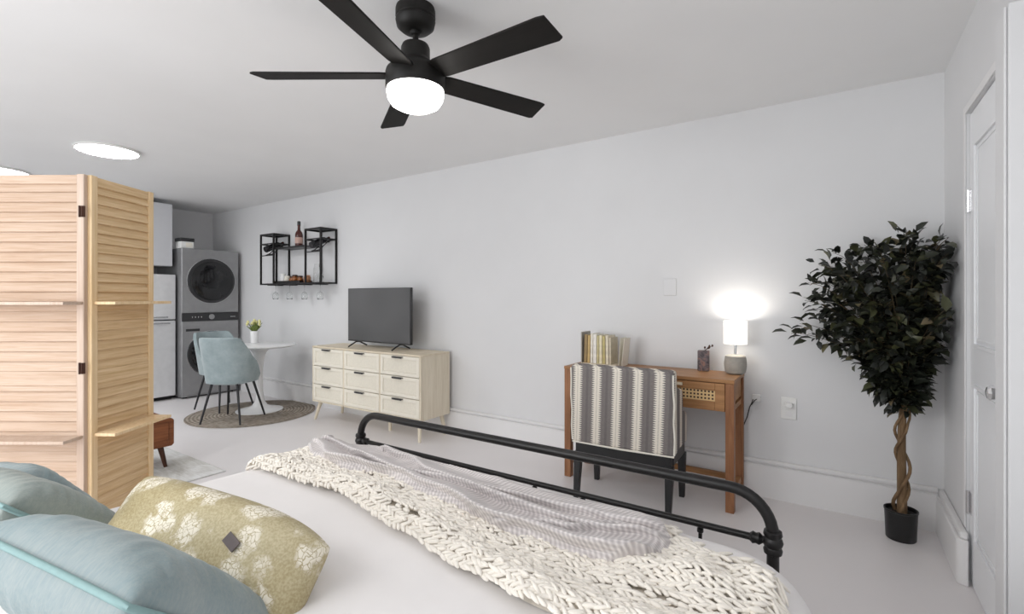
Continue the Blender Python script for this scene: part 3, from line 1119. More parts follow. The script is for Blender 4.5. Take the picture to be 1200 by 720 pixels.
vs = thing('vase', 'small dark marbled square vase with a sprig on the desk', 'vase', (-.755, 3.41, KZ), radians(8))
bm = B()
box(bm, -.036, .036, -.026, .026, 0, .135)
finish('body', bm, M['marble'], vs, bevel=.004)
bm = B()
rnd = random.Random(8)
for k in range(5):
    a = rnd.uniform(-.6, .6)
    p1 = Vector((.02 + .04 * sin(a) + .01 * k * .6, rnd.uniform(-.01, .01), .15 + .03 * rnd.random()))
    tube(bm, [(.008, 0, .134), p1], .0016, 5)
    lathe(bm, [(.001, -.009), (.006, -.003), (.006, .003), (.001, .009)], p1, 6)
finish('sprig', bm, M['walnut_dark'], vs)

# upright papers and magazines on a small wooden stand
tray = thing('book_stand', 'low wooden stand with a grey end board holding magazines on the desk', 'book stand', (-1.425, 3.335, KZ))
bm = B()
box(bm, -.155, .115, -.075, .075, 0, .010)
finish('base', bm, M['oak_top'], tray, bevel=.002)
bm = B()
box(bm, -.155, -.147, -.075, .075, .0105, .235)
finish('end_board', bm, M['concrete'], tray, bevel=.001)
cols = [(srgb(150, 126, 84), 'tan'), (srgb(196, 168, 112), 'straw yellow'), (srgb(232, 226, 212), 'cream'), (srgb(236, 232, 224), 'white'), (srgb(206, 196, 150), 'pale olive'),
        (srgb(226, 216, 186), 'ivory'), (srgb(190, 176, 120), 'mustard'), (srgb(222, 212, 190), 'buff'), (srgb(200, 190, 168), 'sand')]
xs = -.138
ordinal = ('against the grey end board', 'second from the grey end board', 'third from the grey end board', 'fourth from the grey end board', 'in the middle of the row',
           'fourth from the loose sheets', 'third from the loose sheets', 'second from the loose sheets', 'next to the loose sheets')
for k, (c, nm) in enumerate(cols):
    th = (.024, .020, .018, .026, .014, .022, .020, .022, .016)[k]
    h = (.205, .20, .212, .21, .20, .204, .198, .204, .19)[k]
    lean = (.10, .09, .06, .03, .02, .0, -.02, -.03, -.04)[k]
    mg = thing('magazine', '%s magazine standing upright on the desk stand, %s' % (nm, ordinal[k]), 'magazine', (-1.425 + xs + th / 2, 3.335, KZ + .0115), 0, 'magazines on the desk stand')
    bm = B()
    Mx = Matrix.Rotation(lean * .35, 4, 'Y')
    box(bm, -th / 2 + .001, th / 2 - .001, -.060, .058, .002, h - .002, 0, Mx)
    finish('pages', bm, M['paper'], mg)
    bm = B()
    box(bm, -th / 2, -th / 2 + .0009, -.062, .062, 0, h, 0, Mx)
    box(bm, th / 2 - .0009, th / 2, -.062, .062, 0, h, 0, Mx)
    box(bm, -th / 2 + .0009, th / 2 - .0009, -.064, -.062, 0, h, 0, Mx)
    finish('cover', bm, plain('magazine_cover_' + nm.replace(' ', '_'), c, .55, var=.12, scale=30), mg)
    xs += th + .004
for k, (dx, lean, nm) in enumerate(((.128, .20, 'clear sheet leaning right at the end of the magazine row'), (.150, .30, 'outermost clear sheet fanned away from the magazines'))):
    o = finish('loose_sheet', box(B(), -.0012, .0012, -.06, .06, 0, .20), M['paper'], loc=(-1.425 + dx, 3.335, KZ + .001), rot=(0, lean * .35, 0))
    tag(o, nm, 'paper', 'loose sheets beside the magazines')

# ------------------------------------------------------------------ wall outlet, plugs, cable
ol = thing('wall_outlet', 'white double wall outlet right of the desk with two plugs', 'outlet', (-.268, YN - .001, .578))
bm = B()
box(bm, -.043, .043, -.008, 0, -.068, .068)
finish('cover_plate', bm, M['white_plastic'], ol, bevel=.003)
for z in (.026, -.032):
    bm = B()
    box(bm, -.017, .017, -.0095, -.0082, z - .018, z + .018)
    finish('socket', bm, M['trim'], ol, bevel=.002)
pg = tag(finish('power_plug', box(box(B(), -.016, .022, -.045, -.0098, .010, .038), -.022, -.014, -.04, -.02, .014, .03), M['white_plastic'], loc=(-.268, YN - .001, .578), bevel=.004),
         'white power plug in the upper socket of the wall outlet', 'plug')
bm = B()
tube(bm, [(-.46, YN - .012, .64), (-.47, YN - .03, .60), (-.485, YN - .032, .565), (-.50, YN - .030, .50), (-.53, YN - .028, .42)], .0035, 8)
tube(bm, [(-.425, YN - .012, .632), (-.455, YN - .03, .612), (-.475, YN - .032, .58)], .003, 8)
tag(finish('cable', bm, [M['cable']]), 'dark cable plugged low on the wall behind the right desk legs', 'cable')
bm = B()
box(bm, -.472, -.425, YN - .026, YN - .001, .602, .648)
tag(finish('adapter', bm, M['white_plastic'], bevel=.004), 'small white adapter on the wall between desk and outlet', 'adapter')

# ------------------------------------------------------------------ desk chair
dc = thing('desk_chair', 'striped upholstered armchair with black legs pulled up to the desk', 'chair', (-1.112, 2.86, 0), radians(2.5))
bm = B()


def ruffled(bm, x0, x1, y0, y1, z0, z1):
    box(bm, x0, x1, y0, y1, z0, z1)


Rt = Matrix.Translation((0, -.005, .345)) @ Matrix.Rotation(radians(3), 4, 'X')
box(bm, -.322, .322, -.02, .075, 0, .500, 0, Rt)
finish('backrest', bm, M['stripe'], dc, bevel=.022, segs=3)
bm = B()
for s in (-1, 1):
    tube(bm, [(s * .318, -.018, .36), (s * .3225, -.022, .45), (s * .317, -.026, .55), (s * .3225, -.032, .65), (s * .317, -.038, .75), (s * .318, -.042, .825)], .006, 8)
tube(bm, [(-.318, -.018, .35), (0, -.022, .346), (.318, -.018, .35)], .006, 8)
finish('piping', bm, M['paper'], dc)
bm = B()
box(bm, -.245, .245, .08, .365, .40, .475)
finish('seat_cushion', bm, M['stripe'], dc, bevel=.02, segs=3)
for s in (-1, 1):
    bm = B()
    o_ = [(.078, .36), (.33, .36), (.33, .52), (.31, .55), (.245, .57), (.222, .58), (.215, .66), (.205, .70), (.18, .715), (.10, .728), (.078, .745)]
    a, b_ = sorted((s * .250, s * .318))
    prism(bm, o_, 'x', a, b_)
    finish('armrest', bm, M['stripe'], dc, bevel=.014, segs=3)
bm = B()
box(bm, -.300, .300, -.012, .028, .275, .343)
box(bm, -.300, .300, .305, .345, .275, .358)
for s in (-1, 1):
    a, b_ = sorted((s * .272, s * .305))
    box(bm, a, b_, .0285, .3045, .285, .352)
finish('seat_frame', bm, M['dark_chair'], dc, bevel=.003)
for s in (-1, 1):
    for yy, oy in ((.008, -.035), (.325, .0)):
        bm = B()
        x = s * .287
        w0, w1 = .024, .016
        lo = [bm.verts.new((x + a * w1, yy + oy + b_ * w1, 0)) for a, b_ in ((-1, -1), (1, -1), (1, 1), (-1, 1))]
        hi = [bm.verts.new((x + a * w0, yy + b_ * w0, .285)) for a, b_ in ((-1, -1), (1, -1), (1, 1), (-1, 1))]
        for k in range(4):
            bm.faces.new((lo[k], lo[(k + 1) % 4], hi[(k + 1) % 4], hi[k]))
        bm.faces.new(list(reversed(lo)))
        bm.faces.new(hi)
        finish('leg', bm, M['dark_chair'], dc, bevel=.003)

# ------------------------------------------------------------------ ficus in the corner
fc = thing('artificial_ficus', 'tall dark-leaved ficus with a twisted trunk in a black pot in the corner', 'plant', (.265, 3.285, 0))
finish('pot', lathe(B(), [(.062, 0), (.065, .004), (.071, .146), (.074, .148), (.074, .156), (.068, .156), (.066, .138)], seg=36), M['pot_black'], fc)
finish('soil', lathe(B(), [(.0655, .118), (.0655, .132), (.04, .138), (.0, .140)], seg=24, close_top=False), M['soil'], fc)
rnd = random.Random(11)
for j in range(3):
    bm = B()
    pts, rs = [], []
    for i in range(26):
        u = i / 25
        a = u * 2 * pi * (1.5 if j else .7) + j * 2.1
        rr = (.020 + .014 * abs(sin(u * 9 + j))) if j else .004
        pts.append((rr * cos(a) + .01 * u, rr * sin(a), .125 + u * .58))
        rs.append((.023, .009, .008)[j] * (1 - .3 * u))
    tube(bm, pts, rs, 10)
    finish('trunk', bm, M['trunk'], fc)
bt_, lf = B(), B()


def leaf(bm, p, d, n, L_, w):
    d = d.normalized()
    s = d.cross(n)
    if s.length < 1e-4:
        s = d.orthogonal()
    s.normalize()
    n2 = s.cross(d).normalized()
    if n2.z < 0:
        n2 = -n2
    mid = [p, p + d * L_ * .35 + n2 * L_ * .05, p + d * L_ * .72 + n2 * L_ * .02, p + d * L_ - n2 * L_ * .10]
    a1 = mid[1] + s * w + n2 * w * .35
    b1 = mid[1] - s * w + n2 * w * .35
    a2 = mid[2] + s * w * .72 + n2 * w * .25
    b2 = mid[2] - s * w * .72 + n2 * w * .25
    v = [bm.verts.new(x) for x in (mid[0], mid[1], mid[2], mid[3], a1, b1, a2, b2)]
    for f in ((0, 4, 1), (0, 1, 5), (1, 4, 6, 2), (1, 2, 7, 5), (2, 6, 3), (2, 3, 7)):
        bm.faces.new([v[i] for i in f])


XLIM = XE - .265 - .012          # the east wall, in the plant's own frame
YLIM = YN - 3.285 - .015
TOPB = Vector((.01, 0, .69))
branches = []
for k in range(70):
    # main boughs fan upward; toward the room they reach further than toward the walls
    a = rnd.uniform(0, 2 * pi)
    h = rnd.uniform(.06, .88)
    reach = (.04 + .32 * min(1, h / .55)) * rnd.uniform(.6, 1.0)
    x, y = cos(a) * reach * 1.12, sin(a) * reach * .85
    branches.append(Vector((x - .045, y - .03, .69 + h)))
for e in ((-.50, -.05, 1.07), (-.46, -.02, 1.12), (-.42, .04, 1.06), (-.38, -.05, 1.15), (.02, -.05, 1.62), (.00, .0, 1.60), (.05, .02, 1.56), (.17, -.08, 1.55), (.19, -.02, 1.52), (.18, -.2, 1.48),
          (-.34, .02, 1.46), (-.30, -.05, 1.52), (-.36, .05, 1.36), (-.35, 0, 1.27), (-.20, -.1, 1.50), (.185, -.25, 1.22), (.18, -.2, 1.16), (.185, -.3, 1.18), (-.1, -.1, 1.5), (-.3, 0, 1.2), (-.25, -.1, 1.4),
          (.06, -.1, 1.45), (.1, -.12, 1.4), (-.05, -.2, 1.35), (-.12, -.2, 1.25), (.02, -.22, 1.2), (-.02, -.15, 1.05), (-.1, -.1, 1.0), (.08, -.1, 1.0), (.07, -.05, .9), (-.06, -.06, .88), (.0, -.1, .84), (.06, -.08, .80), (-.05, -.05, .78)):
    branches.append(Vector(e))
for e in branches:
    e.x = min(e.x, XLIM - .03)
    e.y = min(e.y, YLIM - .03)
    ln = (e - TOPB).length
    c1 = TOPB + Vector((0, 0, ln * .35))
    c2 = e - Vector(((e.x - TOPB.x) * .4, (e.y - TOPB.y) * .4, ln * .02))
    pts = bezier(TOPB + Vector((rnd.uniform(-.01, .01), rnd.uniform(-.01, .01), -.05)), c1, c2, e, 9)
    tube(bt_, pts, [.0045 - .0035 * i / 9 for i in range(10)], 5)
    cnt = int(14 + ln * 34)
    for q_ in range(cnt):
        u = .22 + .78 * (q_ / cnt)
        f = u * 9
        i = min(8, int(f))
        p = pts[i].lerp(pts[i + 1], f - i)
        dirb = (pts[i + 1] - pts[i]).normalized()
        off = Vector((rnd.gauss(0, 1), rnd.gauss(0, 1), rnd.gauss(-.1, .8))).normalized()
        d = (off * .85 + dirb * .55 + Vector((0, 0, -.15))).normalized()
        st = p + off * rnd.uniform(.0, .055)
        Lf = rnd.uniform(.048, .085)
        tip = st + d * Lf
        if max(st.x, tip.x) > XLIM - .004 or max(st.y, tip.y) > YLIM - .004:
            continue
        leaf(lf, st, d, Vector((rnd.gauss(0, .6), rnd.gauss(0, .6), 1)), Lf, Lf * .27)
finish('branches', bt_, M['twig'], fc)
finish('foliage', lf, M['leaf'], fc, angle=80)

# ------------------------------------------------------------------ bed
BX0, BX1, BYF, BYH = -2.01, -.165, 1.625, -.46
bed = thing('bed_frame', 'black tubular metal bed frame with a rounded footboard', 'bed', ((BX0 + BX1) / 2, BYF, 0))
hw = (BX1 - BX0) / 2
R_ = .017
zt, zr, zj = .688, .118, .546
for s in (-1, 1):
    bm = B()
    tube(bm, [(s * hw, 0, 0), (s * hw, 0, zj)], R_, 18)
    finish('foot_post', bm, M['black_metal'], bed)
bm = B()
arcp = lambda s: [(s * (hw - zr + zr * cos(a)), 0, zt - zr + zr * sin(a)) for a in [pi / 2 * i / 10 for i in range(11)]]
rp = arcp(1)
lp_ = list(reversed(arcp(-1)))
pts = [(hw, 0, zj + .002)] + rp + lp_ + [(-hw, 0, zj + .002)]
tube(bm, pts, R_, 18)
finish('top_rail', bm, M['black_metal'], bed)
bm = B()
tube(bm, [(-hw + .01, 0, zj + .004), (hw - .01, 0, zj + .004)], .0105, 14)
finish('cross_rail', bm, M['black_metal'], bed)
for s in (-1, 1):
    bm = B()
    lathe(bm, [(R_ + .001, -.036), (.024, -.033), (.026, -.022), (.022, -.014), (.025, -.010), (.028, 0), (.025, .010), (.022, .014), (.026, .022), (.024, .033), (R_ + .001, .036)], (s * hw, 0, zj + .004), 22)
    tmp = lathe(B(), [(.0115, -.02), (.018, -.012), (.015, -.003), (.018, .006), (.0115, .014)], seg=18, close_bot=False, close_top=False)
    tmp.transform(Matrix.Translation((s * (hw - .042), 0, zj + .004)) @ Matrix.Rotation(pi / 2, 4, 'Y'))
    mt = bpy.data.meshes.new('collar')
    tmp.to_mesh(mt)
    tmp.free()
    bm.from_mesh(mt)
    finish('collar', bm, M['black_metal'], bed)
bm = B()
tube(bm, [(-hw + .01, 0, .28), (hw - .01, 0, .28)], .0105, 14)
finish('lower_rail', bm, M['black_metal'], bed)
for k in range(1, 9):
    x = -hw + 2 * hw * k / 9
    bm = B()
    tube(bm, [(x, 0, .29), (x, 0, zj - .004)], .006, 10)
    lathe(bm, [(.006, -.022), (.010, -.018), (.010, -.008), (.006, -.006)], (x, 0, zj - .002), 12, close_bot=False, close_top=False)
    finish('spindle', bm, M['black_metal'], bed)
for s in (-1, 1):
    bm = B()
    x = s * (hw - .03)
    box(bm, x - .015, x + .015, BYH - BYF, -.0, .24, .29)
    finish('side_rail', bm, M['black_metal'], bed)
    bm = B()
    tube(bm, [(s * hw, BYH - BYF, 0), (s * hw, BYH - BYF, .45)], R_, 16)
    finish('head_post', bm, M['black_metal'], bed)
bm = B()
box(bm, -hw + .08, hw - .08, BYH - BYF + .03, -.13, .291, .46)
finish('mattress', bm, M['duvet'], bed, bevel=.04, segs=4)

# white duvet: rounded shell hanging over the sides
VX0, VX1, VY0, VY1, VZ = -2.065, -.040, -.44, 1.585, .578
RE, RC = .11, .26


def edge_inset(x, y):
    """distance inside the rounded plan of the duvet"""
    dx = min(x - VX0, VX1 - x)
    dy = VY1 - y
    if dx < RC and dy < RC:
        return RC - sqrt((RC - dx) ** 2 + (RC - dy) ** 2)
    return min(dx, dy)


def duvet_wave(x, y):
    fo = min(1.0, max(0.0, (y - 1.25) / .30))
    return -.016 * fo * fo * (3 - 2 * fo) + .010 * noise.noise(Vector((x * 2.2, y * 2.2, 1.7))) + .005 * noise.noise(Vector((x * 6, y * 4, 4.7)))


def bed_z(x, y):
    d = edge_inset(x, y)
    w = duvet_wave(x, y)
    if d >= RE:
        return VZ + w
    d = max(d, 0.0)
    return VZ - RE + sqrt(max(0, RE ** 2 - (RE - d) ** 2)) + w


def rrect(ins, n_c=10, n_s=26):
    x0, x1, y0, y1 = VX0 + ins, VX1 - ins, VY0 + ins, VY1 - ins
    r = max(.02, RC - ins)
    out = []
    cs = [(x1 - r, y1 - r, 0), (x0 + r, y1 - r, pi / 2), (x0 + r, y0 + r, pi), (x1 - r, y0 + r, 1.5 * pi)]
    for k in range(4):
        cx, cy, a0 = cs[k]
        nx, ny, na = cs[(k + 1) % 4]
        c = [(cx + r * cos(a0 + pi / 2 * i / n_c), cy + r * sin(a0 + pi / 2 * i / n_c)) for i in range(n_c + 1)]
        out += c
        e = (nx + r * cos(na), ny + r * sin(na))
        s = c[-1]
        out += [(s[0] + (e[0] - s[0]) * i / n_s, s[1] + (e[1] - s[1]) * i / n_s) for i in range(1, n_s)]
    return out


bm = B()
rings = []
spec = [(-.01, .20), (-.004, .27), (.0, .36), (.0, VZ - RE)]
for i in range(1, 9):
    a = pi / 2 * i / 8
    spec.append((RE * (1 - cos(a)), VZ - RE + RE * sin(a)))
spec += [(ins, VZ) for ins in (.14, .18, .24, .32, .42, .54, .68, .84, .98)]
for ins, z in spec:
    pr_ = rrect(ins)
    ring = []
    for k, (x, y) in enumerate(pr_):
        hang = max(0, (VZ - RE - z)) * .09
        wob = hang * sin(k * .55 + 2 * noise.noise(Vector((x * 3, y * 3, 0))))
        nx, ny = x - (VX0 + VX1) / 2, y - (VY0 + VY1) / 2
        ln = sqrt(nx * nx + ny * ny)
        ring.append(bm.verts.new((x + nx / ln * wob, y + (ny / ln * wob if ny < 0 or z > .4 else 0), z + duvet_wave(x, y))))
    rings.append(ring)
for a, b_ in zip(rings, rings[1:]):
    n = len(a)
    for k in range(n):
        bm.faces.new((a[k], a[(k + 1) % n], b_[(k + 1) % n], b_[k]))
bm.faces.new(rings[-1])
tag(finish('duvet', bm, M['duvet'], angle=80), 'smooth white duvet covering the bed', 'duvet')


# ------------------------------------------------------------------ chunky cream throw
def wrap(x, y, h):
    """point h above the bed, following the cover down over its left and right edges"""
    for e, s in ((VX0, -1), (VX1, 1)):
        q_ = (x - (e - s * RE)) * s
        if q_ > 0:
            th = q_ / RE
            if th < pi / 2:
                return Vector((e - s * RE + s * (RE + h) * sin(th), y, VZ - RE + (RE + h) * cos(th)))
            return Vector((e + s * h, y, VZ - RE - (q_ - RE * pi / 2)))
    return Vector((x, y, VZ + duvet_wave(x, y) + h))


def lerp_curve(pts, x):
    if x <= pts[0][0]:
        return pts[0][1]
    for (xa, ya), (xb, yb) in zip(pts, pts[1:]):
        if x <= xb:
            t_ = (x - xa) / (xb - xa)
            t_ = t_ * t_ * (3 - 2 * t_)
            return ya + (yb - ya) * t_
    return pts[-1][1]


KLOW = [(-2.16, 1.12), (-1.95, 1.07), (-1.44, 1.075), (-1.07, 1.00), (-.77, .94), (-.57, .91), (-.30, .93), (-.08, 1.02)]
KUP = [(-2.16, 1.36), (-1.9, 1.45), (-1.4, 1.47), (-.9, 1.47), (-.55, 1.49), (-.43, 1.50), (-.37, 1.43), (-.29, 1.375), (-.2, 1.37), (-.08, 1.27)]
KX_0, KX_1 = -2.15, -.125


def knit_h(x, y):
    v = .012 + .020 * max(0, noise.noise(Vector((x * 3.1, y * 5.0, 8.2)))) + .012 * max(0, noise.noise(Vector((x * 7, y * 9, 3.3))))
    lo = lerp_curve(KLOW, x)
    v += .030 * math.exp(-((y - lo - .05) / .05) ** 2) * (.6 + .4 * noise.noise(Vector((x * 5, 2.2, 0))))
    if x > -.6:
        v += .035 * math.exp(-((x + .30) / .16) ** 2 - ((y - 1.22) / .13) ** 2) * (.7 + .6 * noise.noise(Vector((x * 12, y * 12, 5))))
    return v


throw = thing('knitted_throw', 'chunky cream knitted throw spread across the foot of the bed', 'blanket', (0, 0, 0))
bm = B()
NX, NY = 120, 26
g = []
for i in range(NX + 1):
    x = KX_0 + (KX_1 - KX_0) * i / NX
    lo, hi = lerp_curve(KLOW, x) + .022 + .006 * noise.noise(Vector((x * 9, 0, 0))), lerp_curve(KUP, x) + .015 * noise.noise(Vector((x * 8, 5, 0)))
    row = []
    for j in range(NY + 1):
        y = lo + (hi - lo) * j / NY
        e = min(j, NY - j, i, NX - i)
        h = knit_h(x, y) * min(1, e / 2.0)
        row.append(bm.verts.new(wrap(x, y, .002 + h * .55)))
    g.append(row)
for i in range(NX):
    for j in range(NY):
        bm.faces.new((g[i][j], g[i + 1][j], g[i + 1][j + 1], g[i][j + 1]))
finish('backing', bm, M['knit_base'], throw, angle=80)

# yarn loops: rows of V stitches
verts, faces = [], []


def blob(c, d, n_, L_, r):
    d = d.normalized()
    s = d.cross(n_).normalized()
    n2 = s.cross(d)
    base = len(verts)
    prof = ((-.5, .35), (-.28, .9), (0, 1.0), (.28, .9), (.5, .35))
    for t_, k in prof:
        for q_ in range(6):
            a = 2 * pi * q_ / 6
            p = c + d * L_ * t_ + (s * cos(a) + n2 * sin(a) * .85) * r * k
            verts.append(p)
    for i in range(4):
        for q_ in range(6):
            a0 = base + i * 6 + q_
            a1 = base + i * 6 + (q_ + 1) % 6
            faces.append((a0, a1, a1 + 6, a0 + 6))
    faces.append(tuple(base + 5 - q_ for q_ in range(6)))
    faces.append(tuple(base + 24 + q_ for q_ in range(6)))


rnd = random.Random(21)
for rr in range(22):
    x = KX_0 + .01
    while x < KX_1 - .005:
        lo = lerp_curve(KLOW, x)
        hi = lerp_curve(KUP, x)
        y = lo - .002 + rr * .0265 + .012 * noise.noise(Vector((x * 4, rr * .3, 7)))
        cable = int((x * 1.0 + 10) / .33 + rr / 4) % 3
        if y < hi - .005:
            h = knit_h(x, y) + .004
            c = wrap(x, y, h)
            px = wrap(x + .01, y, knit_h(x + .01, y) + .004) - c
            py = wrap(x, y + .01, knit_h(x, y + .01) + .004) - c
            nn = px.cross(py).normalized()
            px.normalize()
            py = nn.cross(px)
            if cable == 0 and rr % 4 == 2:
                if rnd.random() < .5:
                    blob(c, px * .9 + py * rnd.uniform(-.3, .3), nn, .030, .008)
            else:
                for sgn in (-1, 1):
                    jit = rnd.uniform(-.3, .3)
                    blob(c + py * (sgn * .0068 + rnd.uniform(-.003, .003)) + nn * rnd.uniform(-.003, .005), px * .86 + py * sgn * (.52 + jit), nn, rnd.uniform(.030, .044), rnd.uniform(.0052, .0075))
        x += .0190 * rnd.uniform(.85, 1.15)
# fringe strands along the right end and the near edge
for k in range(150):
    if k < 55:
        x, y = KX_1 - rnd.uniform(.0, .05), rnd.uniform(1.0, 1.32)
        d = Vector((.5, rnd.uniform(-.8, .3), 0))
    elif k < 95:
        x = rnd.uniform(-.36, -.18)
        y = rnd.uniform(1.32, 1.375)
        d = Vector((rnd.uniform(-.4, .6), .8, 0))
    else:
        x = rnd.uniform(-2.14, -1.9)
        y = lerp_curve(KLOW, x) + rnd.uniform(-.01, .2)
        d = Vector((-.6, rnd.uniform(-.7, .2), 0))
    d.normalize()
    c = wrap(x, y, knit_h(x, y) * .8 + .006)
    e_ = wrap(x + d.x * .04, y + d.y * .04, .008)
    blob((c + e_) / 2, e_ - c, Vector((0, 0, 1)), .060, .0055)
me = bpy.data.meshes.new('yarn')
me.from_pydata([tuple(v) for v in verts], [], faces)
me.materials.append(M['knit'])
me.shade_smooth()
yo = bpy.data.objects.new('yarn', me)
COL.objects.link(yo)
yo.parent = throw

# ------------------------------------------------------------------ grey waffle throw lying on top
WLOW = [(-2.02, 1.33), (-1.85, 1.26), (-1.6, 1.22), (-1.4, 1.26), (-1.2, 1.22), (-.95, 1.19), (-.76, 1.145), (-.6, 1.16), (-.5, 1.17), (-.42, 1.22), (-.37, 1.31)]
WUP = [(-2.02, 1.42), (-1.9, 1.52), (-1.6, 1.535), (-1.2, 1.53), (-.8, 1.525), (-.55, 1.51), (-.46, 1.48), (-.37, 1.36)]
FOLDS = [([(-2.0, 1.42), (-1.6, 1.34), (-1.2, 1.27), (-.8, 1.20), (-.45, 1.22)], .056, .028),
         ([(-2.0, 1.37), (-1.7, 1.27), (-1.45, 1.29), (-1.1, 1.33), (-.75, 1.29), (-.4, 1.32)], .050, .026),
         ([(-1.8, 1.50), (-1.5, 1.44), (-1.2, 1.36), (-.9, 1.36), (-.4, 1.40)], .042, .032),
         ([(-1.6, 1.54), (-1.25, 1.47), (-.95, 1.46), (-.5, 1.47)], .016, .038),
         ([(-.85, 1.16), (-.65, 1.25), (-.52, 1.36)], .042, .026)]


def waffle_h(x, y):
    h = 0.0
    for pts, amp, wd in FOLDS:
        if pts[0][0] - .1 < x < pts[-1][0] + .1:
            yc = lerp_curve(pts, x) + .02 * noise.noise(Vector((x * 4, amp * 90, 0)))
            fade = min(1, (x - pts[0][0] + .1) / .2, (pts[-1][0] + .1 - x) / .15)
            d = (y - yc) / wd
            a = amp * (.75 + .5 * noise.noise(Vector((x * 3, amp * 50, 3))))
            h = max(h, a * fade * (math.exp(-d * d) if d > 0 else math.exp(-d * d * 2.4)))
    return h + .006 * noise.noise(Vector((x * 6, y * 14, 2)))


bm = B()
uvl = bm.loops.layers.uv.new('weave')
NX, NY = 260, 90
g = []
for i in range(NX + 1):
    x = -2.02 + (2.02 - .37) * i / NX
    lo = lerp_curve(WLOW, x) + .03 * noise.noise(Vector((x * 5, 9, 0)))
    hi = lerp_curve(WUP, x) + .012 * noise.noise(Vector((x * 6, 4, 0)))
    row = []
    for j in range(NY + 1):
        y = lo + (hi - lo) * j / NY
        e = min(j / 4, (NY - j) / 4, i / 6, (NX - i) / 6, 1)
        under = .008 if y > lerp_curve(KUP, x) else knit_h(x, y) + .016
        fold = waffle_h(x, y)
        zz = wrap(x, y, under * (.35 + .65 * e) + fold * e + .004)
        sh = .018 * noise.noise(Vector((x * 5, y * 8, 6))) - 1.15 * max(fold, 0)
        row.append((bm.verts.new(zz + Vector((0, sh * e, 0))), (x + .12 * sin(y * 6), y * 1.35)))
    g.append(row)
for i in range(NX):
    for j in range(NY):
        q4 = (g[i][j], g[i + 1][j], g[i + 1][j + 1], g[i][j + 1])
        f = bm.faces.new([v[0] for v in q4])
        for lpv, v in zip(f.loops, q4):
            lpv[uvl].uv = v[1]
tag(finish('waffle_throw', bm, M['waffle'], angle=80, solid=.004), 'rumpled grey and white waffle throw lying on the cream knit', 'blanket')


# ------------------------------------------------------------------ cushions
def pillow_mesh(w, h, t_, seed, corner=.10, n=40, wr=.006, gather=.0026, round_=0.0):
    """pillow in the xz plane, thickness along y"""
    bm = B()
    gr = {}
    for side in (1, -1):
        for i in range(n + 1):
            for j in range(n + 1):
                u, v = -1 + 2 * i / n, -1 + 2 * j / n
                if side == -1 and (i in (0, n) or j in (0, n)):
                    gr[(side, i, j)] = gr[(1, i, j)]
                    continue
                pull_u = 1 - corner * (1 - abs(v) ** 2) * abs(u) ** 3 * .6
                pull_v = 1 - corner * (1 - abs(u) ** 2) * abs(v) ** 3 * .6
                x, z = u * w / 2 * pull_u, v * h / 2 * pull_v
                th = t_ / 2 * ((1 - u ** 4) * (1 - v ** 4)) ** .55
                ro = round_ * (1 if u > 0 else .35)
                z *= 1 - ro * abs(u) ** 3.5
                th *= 1 - ro * .7 * abs(u) ** 4
                z -= round_ * .05 * u * u * (1 if u > 0 else .3)
                nz = noise.noise(Vector((x * 7 + seed, z * 7, side))) * wr + noise.noise(Vector((x * 16 + seed, z * 9, side))) * wr * .5
                edge = min(1 - abs(u), 1 - abs(v))
                nz += gather * sin((u if abs(v) > abs(u) else v) * 34 + 3 * noise.noise(Vector((x * 9, z * 9, seed)))) * math.exp(-edge * 4.5) * edge * 9
                k = min(1, (1 - max(abs(u), abs(v))) * 5)
                gr[(side, i, j)] = bm.verts.new((x, side * th + nz * k * 1.1, z))
    for side in (1, -1):
        for i in range(n):
            for j in range(n):
                q4 = [gr[(side, i, j)], gr[(side, i + 1, j)], gr[(side, i + 1, j + 1)], gr[(side, i, j + 1)]]
                if len(set(q4)) == 4:
                    bm.faces.new(q4)
    return bm


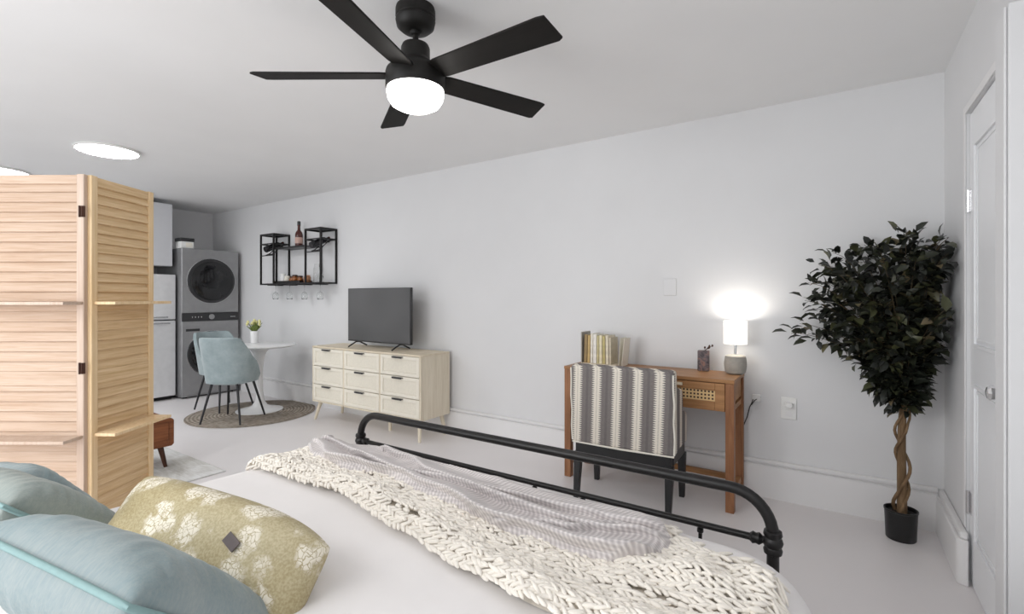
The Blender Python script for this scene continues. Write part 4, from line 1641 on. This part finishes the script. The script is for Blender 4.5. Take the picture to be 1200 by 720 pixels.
def pillow_rim(w, h, corner=.10, n=18):
    pts = []
    def P(u, v):
        pu = 1 - corner * (1 - abs(v) ** 2) * abs(u) ** 3 * .6
        pv = 1 - corner * (1 - abs(u) ** 2) * abs(v) ** 3 * .6
        return (u * w / 2 * pu, 0, v * h / 2 * pv)
    for i in range(n):
        pts.append(P(-1 + 2 * i / n, -1))
    for i in range(n):
        pts.append(P(1, -1 + 2 * i / n))
    for i in range(n):
        pts.append(P(1 - 2 * i / n, 1))
    for i in range(n):
        pts.append(P(-1, 1 - 2 * i / n))
    return pts


def cushion(name, label, cat, loc, rot, w, h, t_, mat, seed, piping=None, group=None, corner=.10, **kw):
    o = thing(name, label, cat, loc, 0, group)
    o.rotation_euler = rot
    c = finish('cover', pillow_mesh(w, h, t_, seed, corner, **kw), mat, o, angle=100, subsurf=1)
    if piping:
        finish('piping', tube(B(), pillow_rim(w, h, corner), .0062, 10, closed=True), piping, o, angle=80)
    return o


cushion('throw_cushion', 'big aqua velvet cushion with thick piping, nearest the camera at the bottom left', 'cushion', (-1.22, .40, .660), (radians(48), radians(2), radians(10)), .54, .40, .19, M['blue_velvet'], 3.0, M['teal_trim'], 'blue velvet cushions on the bed')
cushion('throw_cushion', 'grey green velvet cushion between the aqua one and the floral bolster', 'cushion', (-1.84, .39, .650), (radians(46), radians(-1), radians(8)), .44, .38, .19, M['grey_velvet'], 7.0, M['teal_trim'], 'blue velvet cushions on the bed')
cushion('throw_cushion', 'pale blue velvet cushion at the far left, behind the grey green one', 'cushion', (-2.02, .43, .645), (radians(40), radians(-3), radians(10)), .31, .33, .15, M['blue_velvet'], 12.0, M['teal_trim'], 'blue velvet cushions on the bed')
bo = cushion('lumbar_pillow', 'long khaki lumbar pillow with white floral print lying on the duvet', 'pillow', (-1.335, .605, .642), (radians(-38), radians(3), radians(11)), .715, .25, .185, M['floral'], 17.0, None, None, .03, gather=.001, wr=.004, round_=.30)
bm = B()
box(bm, -.022, .022, -.0015, .0015, -.012, .012)
o = finish('tag', bm, M['tag'], bo)
o.location = (.16, -.0965, .020)
o.rotation_euler = (radians(-2), radians(20), radians(3))
